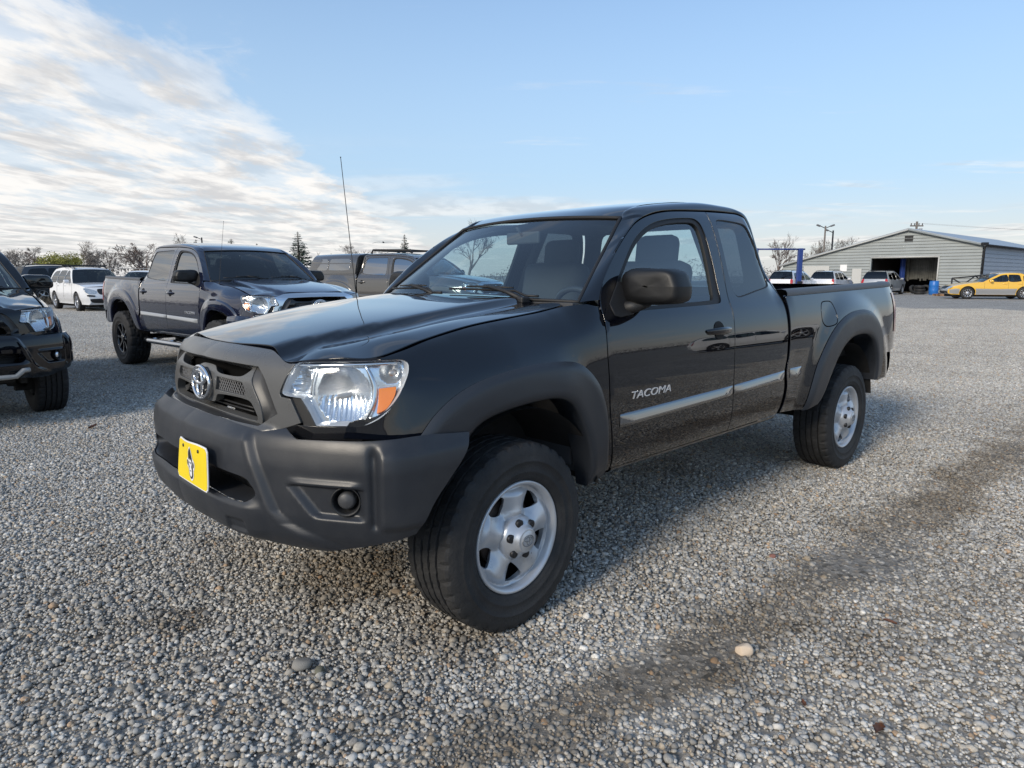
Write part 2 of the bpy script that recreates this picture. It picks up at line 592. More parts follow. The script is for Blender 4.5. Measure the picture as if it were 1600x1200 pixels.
def crease(z): return .50 + (.83 - z) * .44 + (max(0, .56 - z) * 1.2)
def RBd(th, z):
    """bumper with its moulded shapes"""
    a = abs(th); c = crease(z)
    r = RB(th, z)
    r += (.017 * (1 - sstep(c, c + .038 + .9 * max(0, .60 - z), a)) + .0035 * math.exp(-((a - c + .006) / .012) ** 2) * sstep(.54, .62, z)) * sstep(.86, .82, z)
    r += .013 * sstep(.962, .985, a) * sstep(.84, .79, z) * sstep(.545, .575, z)
    r -= .012 * math.exp(-((a - .955) / .012) ** 2) * sstep(.84, .79, z) * sstep(.55, .58, z)
    r += .02 * (1 - sstep(.50, .60, a)) * sstep(.635, .60, z) * sstep(.46, .50, z)
    # pockets under the lower lip and the recessed field around the fog lamp
    r -= .012 * sstep(.50, .515, z) * sstep(.558, .543, z) * sstep(.395, .412, a) * sstep(.505, .488, a)
    r -= .022 * sstep(.698, .684, z) * sstep(.580, .602, z) * sstep(.655 + (.69 - z) * .9, .705 + (.69 - z) * .9, a) * sstep(.935, .905, a)
    r += .010 * math.exp(-((z - .705) / .010) ** 2) * sstep(.66, .72, a) * sstep(.93, .88, a)
    return r
def pol(R, off=0.0):
    return lambda th, z: ((R(th, z) + off) * math.cos(th), (R(th, z) + off) * math.sin(th), z)
HOODC = make_pchip([(-.45, 1.262), (-.35, 1.264), (-.1, 1.244), (.04, 1.227), (.24, 1.203), (.43, 1.174), (.6, 1.140), (.72, 1.108), (.78, 1.085)])
HE_z = make_pchip([(-.45, 1.250), (-.405, 1.244), (-.23, 1.218), (.09, 1.185), (.32, 1.143), (.503, 1.097), (.6, 1.085), (.74, 1.072)])
HE_y = make_pchip([(-.45, .745), (-.2, .74), (.1, .742), (.35, .745), (.52, .75), (.75, .76)])
def hoodz(x, y):
    a = abs(y); ye = HE_y(x); s = min(1.05, a / ye)
    zc = HOODC(x); ze = HE_z(x)
    z = zc - (zc - ze) * (.30 * s ** 2 + .70 * s ** 3.5)
    edge = .50 - .10 * sstep(.2, .75, x)
    z -= .018 * sstep(.58, .70, x) * sstep(.36, .50, a)
    z += .015 * (1 - sstep(edge - .012, edge + .045, a)) - .009 * math.exp(-((a - edge - .07) / .06) ** 2)
    return z
CACHE = {}
def cached(key, fn):
    if key not in CACHE: CACHE[key] = fn()
    return CACHE[key]

def warp_double(x):
    """stretch the rear half of the cab for a four-door body"""
    if x > -1.35: return x
    if x > -2.3: return -1.35 + (x + 1.35) * (1.20 / .88)
    return x
OUT = {}
OUT['fender'] = [(.515, HE_z(.515) - .003, 'c')] + [(x_, HE_z(x_) - .003) for x_ in (.42, .32, .2, .09, -.07, -.23, -.33, -.405)] + [(-.47, 1.246, 'c'), (-.522, 1.232, 'c'), (-.521, 1.152), (-.514, 1.047), (-.519, .95), (-.528, .79), (-.585, .515, 'c'), (-.50, .50, 'c'), (-.50, .70), (-.42, .88), (-.30, .965), (-.1, .985), (.1, .975), (.26, .92), (.40, .83, 'c'), (.63, .836, 'c'), (.615, .889), (.562, .905), (.523, .93), (.486, .973), (.451, 1.028), (.432, 1.059), (.424, 1.080), (.445, 1.0905)]
OUT['door'] = [(-.595, .522, 'c'), (-.537, .79), (-.528, .95), (-.523, 1.047), (-.530, 1.152), (-.540, 1.232), (-.581, 1.312), (-.722, 1.448), (-.922, 1.586), (-1.072, 1.646), (-1.288, 1.685), (-1.672, 1.709, 'c'), (-1.666, 1.586), (-1.641, 1.392), (-1.611, 1.247), (-1.597, 1.166), (-1.587, 1.09), (-1.580, .966), (-1.578, .826), (-1.585, .725), (-1.597, .639), (-1.600, .532, 'c')]
OUT['window'] = [(-.612, 1.255, 'c'), (-.765, 1.406), (-.915, 1.533), (-1.083, 1.612), (-1.272, 1.65), (-1.50, 1.666), (-1.555, 1.645), (-1.572, 1.59), (-1.568, 1.48), (-1.556, 1.36), (-1.538, 1.245), (-1.505, 1.222), (-1.10, 1.213), (-.66, 1.207, 'c')]
OUT['glass'] = [(-.655, 1.262, 'c'), (-.79, 1.396), (-.93, 1.512), (-1.09, 1.588), (-1.275, 1.627), (-1.48, 1.641), (-1.525, 1.62), (-1.534, 1.57), (-1.526, 1.47), (-1.508, 1.36), (-1.484, 1.26), (-1.455, 1.238), (-1.10, 1.230), (-.68, 1.222, 'c')]
OUT['rear_door'] = [(-1.608, .532, 'c'), (-1.605, .639), (-1.593, .725), (-1.586, .826), (-1.588, .966), (-1.595, 1.09), (-1.605, 1.166), (-1.619, 1.247), (-1.649, 1.392), (-1.674, 1.586), (-1.680, 1.709, 'c'), (-1.935, 1.716), (-2.05, 1.712), (-2.13, 1.675), (-2.175, 1.55), (-2.195, 1.4), (-2.208, 1.25), (-2.215, 1.0), (-2.205, .88), (-2.185, .80), (-2.205, .70), (-2.195, .60), (-2.175, .540, 'c')]
OUT['quarter'] = [(-1.730, 1.650), (-1.752, 1.671), (-1.82, 1.675), (-2.0, 1.668), (-2.065, 1.650), (-2.10, 1.58), (-2.135, 1.42), (-2.148, 1.335), (-2.115, 1.301), (-1.95, 1.275), (-1.745, 1.247), (-1.704, 1.262), (-1.692, 1.36), (-1.712, 1.53)]
OUT['flareF_out'] = [(.438, .84), (.386, .898), (.308, .954), (.204, .997), (.07, 1.023), (-.068, 1.036), (-.227, 1.033), (-.328, 1.018), (-.396, .98), (-.46, .912), (-.50, .824), (-.522, .736), (-.535, .625), (-.56, .505)]
OUT['flareF_in'] = [(.265, .80), (.23, .835), (.172, .866), (.062, .889), (-.059, .900), (-.16, .899), (-.235, .88), (-.296, .838), (-.355, .749), (-.395, .66), (-.425, .56), (-.44, .47)]
OUT['flareR_out'] = [(-2.50, .52), (-2.54, .66), (-2.606, .806), (-2.718, .935), (-2.859, 1.035), (-3.021, 1.098), (-3.20, 1.128), (-3.40, 1.128), (-3.55, 1.10), (-3.66, 1.03), (-3.72, .936), (-3.755, .79), (-3.77, .64)]
OUT['flareR_in'] = [(-2.69, .55), (-2.77, .686), (-2.87, .815), (-2.985, .903), (-3.12, .951), (-3.28, .963), (-3.43, .950), (-3.54, .90), (-3.61, .80), (-3.64, .70), (-3.645, .60)]
OUT['bed'] = [(-2.265, 1.250, 'c'), (-4.235, 1.292, 'c'), (-4.245, 1.1), (-4.24, .92), (-4.23, .80, 'c'), (-4.075, .79, 'c'), (-4.05, .60, 'c'), (-3.76, .585, 'c'), (-3.70, .66), (-3.66, .80), (-3.59, .95), (-3.45, 1.02), (-3.28, 1.035), (-3.08, 1.01), (-2.9, .93), (-2.76, .82), (-2.67, .69), (-2.60, .52, 'c'), (-2.225, .545, 'c'), (-2.245, .60), (-2.253, .70), (-2.225, .80), (-2.245, .88), (-2.258, 1.0), (-2.26, 1.14)]
OUT['fuel'] = [(-2.74, 1.198), (-2.87, 1.202), (-2.905, 1.18), (-2.915, 1.12), (-2.895, 1.06), (-2.83, 1.04), (-2.745, 1.04), (-2.71, 1.075), (-2.705, 1.15)]
OUT['headlight'] = [(.668, 1.074), (.70, 1.080), (.86, 1.086), (.995, 1.089), (1.055, 1.090), (1.077, 1.080), (1.079, 1.058), (1.069, 1.027), (1.041, .971), (1.005, .928), (.967, .900), (.915, .879), (.84, .876), (.752, .874, 'c'), (.724, .923), (.694, .964, 'c'), (.630, .968), (.612, .976), (.619, .998), (.639, 1.037)]
OUT['surround'] = [(0, 1.113, 'c'), (.25, 1.113), (.494, 1.108), (.562, 1.095), (.608, 1.078), (.632, 1.073), (.66, 1.073, 'c'), (.634, 1.040), (.610, 1.0), (.599, .974), (.606, .962, 'c'), (.648, .957, 'c'), (.690, .882, 'c'), (.628, .862), (.515, .834, 'c'), (.40, .832), (.2, .834), (0, .836, 'c')]
OUT['opening'] = [(-.478, 1.058, 'c'), (0, 1.066), (.478, 1.058, 'c'), (.525, 1.018), (.592, .905, 'c'), (.502, .858, 'c'), (0, .864), (-.502, .858, 'c'), (-.592, .905, 'c'), (-.525, 1.018)]
OUT['bumper'] = [(0, .864, 'c'), (.3, .864), (.50, .858), (.548, .852, 'c'), (.648, .868, 'c'), (.70, .840, 'c'), (.829, .843), (.92, .846), (1.03, .852), (1.12, .852), (1.22, .842), (1.29, .835, 'c'), (1.265, .78), (1.195, .70), (1.14, .635), (1.105, .575), (1.078, .532, 'c'), (.985, .512), (.88, .482), (.77, .458), (.65, .462), (.55, .474), (.35, .480), (0, .482, 'c')]
OUT['slot'] = [(-.53, .682), (-.50, .702), (-.30, .712), (0, .713), (.30, .712), (.50, .702), (.53, .682), (.55, .648), (.50, .618), (.30, .622), (0, .626), (-.30, .622), (-.50, .618), (-.55, .648)]
def mir_loop(half):
    """closed symmetric loop from a half outline that starts and ends on the centre line"""
    return list(half) + [(-q[0],) + tuple(q[1:]) for q in reversed(half[1:-1])]

def ring_mesh(name, A, B, center, inward=False):
    n = max(len(A), len(B), 60)
    rows = [resample(A, n), resample(B, n)]
    me = loft_mesh(name, rows, closed=True, center=center)
    if inward: me.flip_normals()
    return me

def ellipse_tube(mb, cx, cy, cz, a, b, r, n=40, tilt=0.0):
    pts = []
    for k in range(n):
        t = 2 * math.pi * k / n
        y = a * math.cos(t); z = b * math.sin(t)
        pts.append((cx - tilt * z - .35 * (y * y), cy + y, cz + z))
    mb.tube(pts, r, 8, closed=True)

def text_mesh(s, size, depth, shear=0.0, sx=1.0, bev=0.0):
    cu = bpy.data.curves.new('lettering', 'FONT')
    cu.body = s; cu.size = size; cu.extrude = depth; cu.shear = shear; cu.align_x = 'CENTER'; cu.align_y = 'CENTER'; cu.bevel_depth = bev
    o = bpy.data.objects.new('lettering', cu); COL.objects.link(o)
    bpy.context.view_layer.update()
    me = bpy.data.meshes.new_from_object(o.evaluated_get(bpy.context.evaluated_depsgraph_get()))
    bpy.data.objects.remove(o); bpy.data.curves.remove(cu)
    for v in me.vertices: v.co.x *= sx
    return me

# ------------------------------------------------------------------ wheels
def tyre_mesh(R, W, rim_r, chunky=False, n=144):
    h = W / 2
    prof = [(rim_r - .004, -h * .80), (rim_r + .02, -h * .95), (rim_r + (R - rim_r) * .5, -h * 1.04), (R - .035, -h * 1.0), (R - .012, -h * .93)]
    tread = []
    g = .013
    ks = [-.86, -.56, -.545, -.475, -.46, -.21, -.195, -.125, -.11, .11, .125, .195, .21, .46, .475, .545, .56, .86]
    for i, k in enumerate(ks):
        low = i in (2, 3, 6, 7, 10, 11, 14, 15)
        tread.append((R - (g if low else 0) - .006 * abs(k) ** 3, h * k))
    prof = prof + tread + [(R - .012, h * .93), (R - .035, h * 1.0), (R - (R - rim_r) * .32, h * 1.035), (rim_r + (R - rim_r) * .56, h * 1.045), (rim_r + (R - rim_r) * .545, h * 1.06), (rim_r + (R - rim_r) * .52, h * 1.06), (rim_r + (R - rim_r) * .50, h * 1.04), (rim_r + .045, h * 1.01), (rim_r + .042, h * 1.025), (rim_r + .036, h * 1.02), (rim_r + .03, h * .985), (rim_r + .022, h * .97), (rim_r + .014, h * .95), (rim_r - .004, h * .80)]
    m = len(prof)
    def rf(r, i, k):
        if chunky:
            if 3 <= i <= 23:
                q = (k + (3 if (i // 3) % 2 else 0)) % 8
                if q < 2: r -= .015 if r > R - .02 else .008
        else:
            if i in (4, 5, 22, 23) and k % 4 == 0: r -= .008
            if 6 <= i <= 21 and (k + i) % 5 == 0: r -= .003
        return r
    mb = MB(); mb.lathe(prof, n, 'y', radf=rf)
    mb.sm = [not (4 <= i <= 22) for _k in range(n) for i in range(m - 1)]
    return mb.mesh('tyre')

def steel_rim_mesh(Rr=.22):
    """styled steel wheel: six openings, raised spokes, outer lip; face towards +y, lip plane at y = 0"""
    nsp = 5; ro = Rr - .020
    holes = []
    for k in range(nsp):
        a0 = math.radians(56) + k * 2 * math.pi / 5
        sh = [(.118, -.08), (.138, -.20), (.168, -.265), (.182, -.22), (.186, 0), (.182, .22), (.168, .265), (.138, .20), (.118, .08), (.112, 0)]
        holes.append(cr([(r * math.cos(a0 + t), r * math.sin(a0 + t)) for r, t in sh], True, .012))
    outl = [(ro * math.cos(2 * math.pi * i / 90), ro * math.sin(2 * math.pi * i / 90)) for i in range(90)]
    def mp(x, z):
        r = math.hypot(x, z); a = math.atan2(z, x) - math.radians(20)
        ph = (a / (2 * math.pi / 5)) % 1.0
        sp = math.cos(ph * 2 * math.pi) * .5 + .5          # 1 on a spoke
        y = -.040 + .010 * sstep(.19, .205, r)
        y += .030 * sp ** .7 * sstep(.20, .165, r) * sstep(.055, .10, r)
        y += .012 * sstep(.13, .07, r) - .010 * (1 - sp) * sstep(.19, .15, r) * sstep(.09, .12, r)
        return (x, y, z)
    return panel_mesh('rim', outl, mp, .013, holes, flange=.02, center=(0, -1, 0))

def make_wheel(parent, x, y, R, W, side, steer=0.0, style='steel', rimr=.22, rim_m=None):
    w = empty('wheel', (x, side * y, R), 0, parent)
    w.rotation_euler = (0, random.uniform(0, 6) if style != 'steel' else 0.0, steer if side > 0 else math.pi + steer)
    off = -.0
    T = cached(('tyre', R, W, rimr, style), lambda: tyre_mesh(R, W, rimr, style == 'offroad'))
    t = obj('tyre', T, M_['tyre'], w); t.location = (0, -W * .46, 0)
    rim_m = rim_m or M_['steel_wheel']
    if style == 'steel':
        me = cached(('rimface', rimr), lambda: steel_rim_mesh(rimr))
        o = obj('rim', me, rim_m, w)
        def lip():
            mb = MB()
            mb.lathe([(rimr - .022, -.034), (rimr - .018, -.012), (rimr - .010, -.002), (rimr - .003, 0), (rimr + .001, -.004), (rimr + .001, -.014), (rimr - .006, -.018)], 90)
            mb.lathe([(rimr - .022, -.034), (rimr - .024, -.045)], 60)
            return mb.mesh('rim_lip')
        obj('rim_lip', cached(('lip', rimr), lip), rim_m, w)
        def cap():
            mb = MB(); n = 36
            prof = [(.088, -.030), (.088, -.012), (.080, .004), (.062, .018), (.052, .030), (.047, .040), (.044, .043), (.040, .041), (.037, .044), (.0005, .0455)]
            def rf(r, i, k): return r
            mb.lathe(prof, 48)
            return mb.mesh('hub_cap')
        c = obj('hub_cap', cached('cap', cap), M_['hub_silver'], w)
        def nuts():
            mb = MB()
            mb.lathe([(.0165, .0085), (.0165, .0205), (.0125, .0225), (.0005, .0220)], 14, 'y')
            return mb.mesh('lug_socket')
        for k in range(6):
            a = k * math.pi / 3 + .26
            ls = obj('lug_socket', cached('nuts', nuts), M_['dark_metal'], w); ls.location = (.066 * math.cos(a), 0, .066 * math.sin(a))
        def badge():
            mb = MB()
            for a, b, dz in ((.030, .021, 0), (.019, .008, .006), (.0075, .0165, .0)):
                mb.tube([(a * math.cos(t * math.pi / 12), .0455, b * math.sin(t * math.pi / 12) + dz) for t in range(24)], .0016, 6, closed=True)
            return mb.mesh('cap_emblem')
        obj('cap_emblem', cached('capb', badge), M_['emblem_grey'], w)
    else:
        nsp = 8 if style == 'offroad' else 5 if style == 'five' else 10
        def spokes():
            mb = MB()
            r1 = rimr
            mb.lathe([(r1 - .012, -.03), (r1 - .008, -.006), (r1, 0), (r1 + .002, -.006), (r1, -.016)], 64)
            mb.lathe([(r1 - .012, -.03), (r1 - .022, -.14), (r1 - .022, -.2)], 48)
            mb.lathe([(.07, -.05), (.065, -.015), (.045, -.005), (.0005, -.004)], 32)
            for k in range(nsp):
                a = 2 * math.pi * k / nsp
                u = Vector((math.cos(a), 0, math.sin(a))); v = Vector((-math.sin(a), 0, math.cos(a)))
                wd = .032 if nsp <= 5 else .020 if nsp == 8 else .012
                rows = []
                for r, yy, ww in ((.05, -.018, wd * .9), (r1 * .55, -.022, wd * .75), (r1 * .85, -.014, wd), (r1 - .008, -.010, wd * 1.5)):
                    b = u * r
                    rows.append([b - v * ww + Vector((0, yy - .03, 0)), b - v * ww * .8 + Vector((0, yy, 0)), b + v * ww * .8 + Vector((0, yy, 0)), b + v * ww + Vector((0, yy - .03, 0))])
                mb.grid(rows, smooth=False)
            return mb.mesh('rim')
        o = obj('rim', cached(('spk', nsp, rimr), spokes), rim_m, w)
    def disc():
        mb = MB(); mb.lathe([(.0005, -.075), (rimr * .62, -.075), (rimr * .62, -.10), (.09, -.10), (.09, -.2)], 40); return mb.mesh('brake_disc')
    d = obj('brake_disc', cached(('disc', rimr), disc), M_['brake'], w)
    def barrel():
        mb = MB(); mb.lathe([(rimr - .024, -.06), (rimr - .024, -W * .9), (.0005, -W * .9)], 40); return mb.mesh('barrel')
    obj('wheel_barrel', cached(('barrel', rimr, W), barrel), M_['black_plastic'], w)
    return w

M_ = {}
def common_materials():
    M_['tyre'] = mat('tyre_rubber', (.012, .0125, .014), .75, var=.35, vscale=9, bump=.6, bscale=110, dirt=((.060, .057, .053), .55))
    M_['steel_wheel'] = mat('painted_steel_wheel', (.55, .57, .60), .34, metal=.45, var=.10, vscale=14, rvar=.1, dirt=((.26, .24, .21), .35))
    M_['hub_silver'] = mat('silver_cap', (.52, .54, .57), .30, metal=.5, var=.06)
    M_['emblem_grey'] = mat('cap_emblem_grey', (.20, .21, .22), .4, metal=.5)
    M_['dark_metal'] = mat('dark_metal', (.035, .035, .038), .5, metal=.6)
    M_['brake'] = mat('brake_iron', (.07, .05, .04), .6, metal=.4, var=.4, vscale=20)
    M_['black_plastic'] = mat('black_plastic', (.012, .012, .013), .55, bump=.2, bscale=300)
    M_['liner'] = mat('wheel_liner', (.010, .010, .011), .8, var=.3, bump=.3, bscale=30, dirt=((.05, .045, .04), .3))
    M_['rubber'] = mat('rubber_seal', (.012, .012, .013), .6)
    M_['glass'] = glass('clear_glass', (.74, .87, .90), 2.3)
    M_['dark_glass'] = glass('tinted_glass', (.10, .13, .15), 1.6)
    M_['lens'] = glass('lamp_lens', (.93, .95, .96), 1.45)
    M_['chrome'] = mat('chrome', (.72, .73, .75), .08, metal=1.0)
    M_['reflector'] = mat('lamp_reflector', (.74, .78, .83), .20, metal=.85, bump=.10, bscale=160)
    M_['lamp_grey'] = mat('lamp_housing', (.60, .61, .63), .3, metal=.3)
    M_['amber'] = mat('amber_lens', (.90, .24, .02), .25, coat=.5)
    M_['red_lens'] = mat('red_lens', (.40, .012, .015), .15, coat=.6)
    M_['interior'] = mat('interior_trim', (.060, .062, .067), .65, var=.1)
    M_['seat'] = mat('seat_fabric', (.065, .066, .070), .9, bump=.3, bscale=250)
    M_['satin_grey'] = mat('satin_grey_plastic', (.092, .092, .091), .29, var=.06, vscale=5, rvar=.06, bump=.08, bscale=500)
    M_['bumper_grey'] = mat('moulded_grey_plastic', (.019, .0215, .027), .38, var=.10, vscale=4, rvar=.07, bump=.12, bscale=600, dirt=((.07, .068, .066), .32))
    M_['flare_grey'] = mat('flare_grey_plastic', (.020, .0235, .030), .38, var=.08, vscale=4, rvar=.06, bump=.10, bscale=600)
    M_['badge'] = mat('badge_silver', (.80, .81, .83), .25, metal=.55)
    M_['plate_yellow'] = mat('plate_yellow', (.88, .66, .01), .4)
    M_['ink'] = mat('black_ink', (.012, .014, .018), .5)
    M_['white_ink'] = mat('white_ink', (.80, .80, .80), .5)
    M_['frame'] = mat('chassis', (.014, .013, .012), .75, var=.4, vscale=6)
common_materials()
# ------------------------------------------------------------------ the pickup
def make_pickup(spec):
    root = empty(spec.get('name', 'pickup_truck'), spec['loc'], spec['rz'])
    tag(root, spec['label'], 'pickup truck', spec.get('group'))
    lift = spec.get('lift', 0.0)
    double = spec.get('cab', 'access') == 'double'
    CABR[0] = -2.56 if double else -2.23
    CK = 'D' if double else 'A'
    wx = warp_double if double else (lambda x: x)
    paint = spec['paint']
    flare_m = spec.get('flare', M_['flare_grey']); bump_m = spec.get('bumper', M_['bumper_grey']); grille_m = spec.get('grille', M_['satin_grey'])
    glass_m = spec.get('glass', M_['glass']); side_glass = spec.get('side_glass', glass_m)
    step = .03
    def B(name, me, m, parent=None):
        o = obj(name, me, m, parent if parent is not None else root)
        if parent is None: o.location.z = lift
        return o
    S = lambda x, z: (x, Y(x, z), z)
    Sc = lambda x, z: (x, Yc(x, z), z)
    def So(off): return lambda x, z: (x, Yc(x, z) + off, z)
    def W(loop): return [(wx(q[0]),) + tuple(q[1:]) for q in loop]
    def P(key, *a, **k):
        return lambda mir: cached((key, mir), lambda: panel_mesh(key.split(':')[0], *a, mirror=mir, **k))
    for mir in (False, True):
        sg = -1 if mir else 1
        # front fender and flares
        B('fender', P('fender', cr(OUT['fender'], True, .02), lambda x, z: (x, Yf(x, z), z), step)(mir), paint)
        def flare(kind):
            o_ = polyf(cr(OUT[kind + '_out'], False, .03)); i_ = polyf(cr(OUT[kind + '_in'], False, .03))
            rows = []
            nt = 56
            for k in range(nt + 1):
                t = k / nt; a = o_(t); b = i_(t); row = []
                for j in range(13):
                    s = j / 12; x = a[0] + (b[0] - a[0]) * s; z = a[1] + (b[1] - a[1]) * s
                    off = .003 + .013 * sstep(0, .14, s) + .008 * s - .008 * sstep(.86, 1.0, s)
                    yy = Y(x, z) * (1 - .35 * s) + Y(a[0], a[1]) * .35 * s
                    row.append((x, (yy + off) * sg, z))
                row.append((b[0], (row[-1][1] * sg - .02) * sg, b[1])); row.append((b[0], .80 * sg, b[1]))
                rows.append(row)
            return loft_mesh('fender_flare', rows, center=(-WBASE * (kind == 'flareR'), 0, .5))
        for kind in ('flareF', 'flareR'):
            B('fender_flare', cached((kind, mir), lambda: flare(kind)), flare_m)
        # doors
        dl = cr(OUT['door'] if not double else [(q[0] if q[0] > -1.3 else q[0] + .0,) + tuple(q[1:]) for q in OUT['door']], True, .02)
        wl_ = cr(OUT['window'], True, .02); gl = cr(OUT['glass'], True, .02)
        d = B('door', P('door', dl, Sc, step, holes=[wl_])(mir), paint)
        B('window_seal', P('seal', wl_, So(-.008), .02, holes=[gl], flange=.02)(mir), M_['rubber'], d)
        B('window', P('glass', [(q[0] + 0, q[1]) for q in gl], So(-.020), .04, flange=0)(mir), side_glass, d)
        if not double:
            rl = cr(OUT['rear_door'], True, .02); ql = cr(OUT['quarter'], True, .02)
        else:
            rl = cr([(q[0] - .33 if q[0] < -1.9 else q[0],) + tuple(q[1:]) for q in OUT['rear_door']], True, .02)
            ql = cr([(q[0] - .33 + .02 if q[0] < -1.9 else q[0],) + tuple(q[1:]) for q in OUT['quarter']], True, .02)
        qi = resample(ql, 90); cx = sum(q[0] for q in qi) / 90; cz = sum(q[1] for q in qi) / 90
        qi = [(cx + (q[0] - cx) * .972, cz + (q[1] - cz) * .972) for q in qi]
        d2 = B('rear_door', P('rear_door:' + CK, rl, Sc, step, holes=[ql])(mir), paint)
        B('window_seal', P('rseal:' + CK, ql, So(-.004), .02, holes=[qi], flange=.01)(mir), M_['rubber'], d2)
        B('window', P('rglass:' + CK, qi, So(-.008), .04, flange=0)(mir), spec.get('rear_glass', side_glass), d2)
        # inner trim behind the doors
        def trim():
            mb = MB()
            x1 = CABR[0] + .05
            pts = [[(x, (Yc(x, z) - .07) * sg, z) for z in (.50, .8, 1.0, 1.15, 1.205)] for x in (-.55, -.9, -1.3, -1.7, -2.0, x1)]
            mb.grid(pts)
            return mb.mesh('door_trim')
        B('door_trim', cached(('trim', CK, mir), trim), M_['interior'])
        # B pillar between front and rear window, seen through the glass
        # mirror sail, mirror
        def sail():
            return panel_mesh('mirror_base', [(-.60, 1.245), (-.605, 1.20), (-.64, 1.19), (-.74, 1.20), (-.755, 1.24), (-.72, 1.34), (-.70, 1.338)], So(.006), .03, flange=.02, mirror=mir)
        mroot = B('mirror_base', cached(('sail', mir), sail), M_['black_plastic'], d)
        def mirror():
            rows = []
            n = 32
            for x, s, dz in [(q[0] - .13,) + q[1:] for q in ((-.588, .05, 0), (-.589, .5, 0), (-.593, .80, 0), (-.604, .92, 0), (-.626, .985, 0), (-.66, 1.0, 0), (-.70, 1.0, 0), (-.725, .965, 0), (-.73, .93, 0), (-.715, .90, 0), (-.715, .02, 0))]:
                row = []
                for k in range(n):
                    a = 2 * math.pi * k / n
                    c, q = math.cos(a), math.sin(a)
                    ex = 2 / 4.6
                    yy = .144 * s * math.copysign(abs(c) ** ex, c); zz = .081 * s * math.copysign(abs(q) ** ex, q)
                    if zz > 0: yy *= 1 - .10 * (zz / .078) ** 2
                    if yy > 0: zz *= 1 - .05
                    row.append((x - .04 * (yy / .144) * (1 - s) , (.940 + yy - (.012 if zz > 0 else 0)) * sg, 1.318 + zz))
                rows.append(row)
            return loft_mesh('mirror_housing', rows, closed=True, center=(-.79, .94 * sg, 1.318))
        mo = B('mirror', cached(('mirror', mir), mirror), spec.get('mirror', M_['mirror_black']), d)
        def marm():
            mb = MB()
            mb.tube([(-.71, .83 * sg, 1.222), (-.75, .865 * sg, 1.230), (-.79, .90 * sg, 1.250), (-.79, .93 * sg, 1.27)], [.030, .028, .024, .02], 10)
            return mb.mesh('mirror_arm')
        B('mirror_arm', cached(('marm', mir), marm), M_['black_plastic'], d)
        # handles
        def handle(x0, z0):
            mb = MB()
            y0 = Yc(x0, z0)
            rows = []
            for k in range(13):
                t = k / 12; x = x0 + .125 - .25 * t
                e = math.sin(math.pi * t) ** .5
                o_ = Yc(x, z0) + .006 + .030 * math.sin(math.pi * t) ** .8
                hz = .007 + .0115 * e
                rows.append([(x, (o_ - .014) * sg, z0 - hz * .8), (x, (o_ - .004) * sg, z0 - hz), (x, o_ * sg, z0 - hz * .4), (x, o_ * sg, z0 + hz * .4), (x, (o_ - .004) * sg, z0 + hz), (x, (o_ - .014) * sg, z0 + hz * .8)])
            mb.grid(rows)
            return mb.mesh('door_handle')
        def cup(x0, z0):
            lp = [(x0 + .052 * math.cos(t * math.pi / 12), z0 + .047 * math.sin(t * math.pi / 12)) for t in range(24)]
            return panel_mesh('handle_cup', lp, So(.0025), .02, flange=0, mirror=mir)
        hs = [(d, -1.43, 1.088)] + ([(d2, -2.40, 1.096)] if double else [])
        for i, (pp, hx, hz) in enumerate(hs):
            c_ = B('handle_recess', cached(('cup', i, mir), lambda: cup(hx, hz)), M_['cup_black'], pp)
            B('door_handle', cached(('handle', i, mir), lambda: handle(hx, hz)), spec.get('handle', paint), pp)
        # side moulding
        def mould(x0, x1, z0, h0, z1, h1):
            rows = []
            n = max(4, int(abs(x1 - x0) / .05))
            for k in range(n + 1):
                t = k / n; x = x0 + (x1 - x0) * t; zb = z0 + (z1 - z0) * t; h = h0 + (h1 - h0) * t
                e = min(1, min(t, 1 - t) * n / 1.0 + .15) if k in (0, n) else 1
                row = []
                for s, off in ((0, -.004), (0.02, .010), (.08, .0165), (.3, .0140), (.55, .0105), (.8, .0065), (.96, .003), (1, -.004)):
                    z = zb + h * s
                    row.append((x, (Y(x, z) + off * e) * sg, z))
                rows.append(row)
            return loft_mesh('side_moulding', rows, center=(x0, 0, z0))
        mm = spec.get('mould', paint)
        xr = CABR[0]
        B('side_moulding', cached(('m1', mir), lambda: mould(-.602, -1.572, .712, .058, .738, .050)), mm, d)
        B('side_moulding', cached(('m2', CK, mir), lambda: mould(-1.592, xr + .045, .739, .050, .752, .058)), mm, d2)
        # bed side
        dx = (CABR[0] + 2.23)
        bl = cr([(q[0] + (dx if q[0] > -2.3 else 0),) + tuple(q[1:]) for q in OUT['bed']], True, .025)
        fl = cr(OUT['fuel'], True, .02)
        hl_ = [] if mir else [fl]
        bs = B('bed_side', P('bed:' + CK, bl, S, step, holes=hl_)(mir), paint)
        B('side_moulding', cached(('m3', CK, mir), lambda: mould(xr - .036, xr - .16 if double else -2.425, .754, .060, .762, .052)), mm, bs)
        if not mir:
            fi = resample(fl, 70); cx = sum(q[0] for q in fi) / 70; cz = sum(q[1] for q in fi) / 70
            fi = [(cx + (q[0] - cx) * .90, cz + (q[1] - cz) * .91) for q in fi]
            B('fuel_door', cached('fuel', lambda: panel_mesh('fuel_door', fi, S, .025)), paint, bs)
        # bed rail cap, inner wall
        x0 = CABR[0] - .045
        def rail():
            rows = []
            for k in range(25):
                t = k / 24; x = x0 + (-4.235 - x0) * t; zt = 1.25 + .0195 * (-2.265 - x)
                y = Y(x, zt)
                rows.append([(x, (y + .006) * sg, zt - .006), (x, (y + .007) * sg, zt + .012), (x, (y - .004) * sg, zt + .028), (x, (y - .03) * sg, zt + .034), (x, (y - .075) * sg, zt + .032), (x, (y - .085) * sg, zt + .02), (x, (y - .085) * sg, zt - .05)])
            return loft_mesh('bed_rail', rows, center=(-3.2, .78 * sg, 1.2))
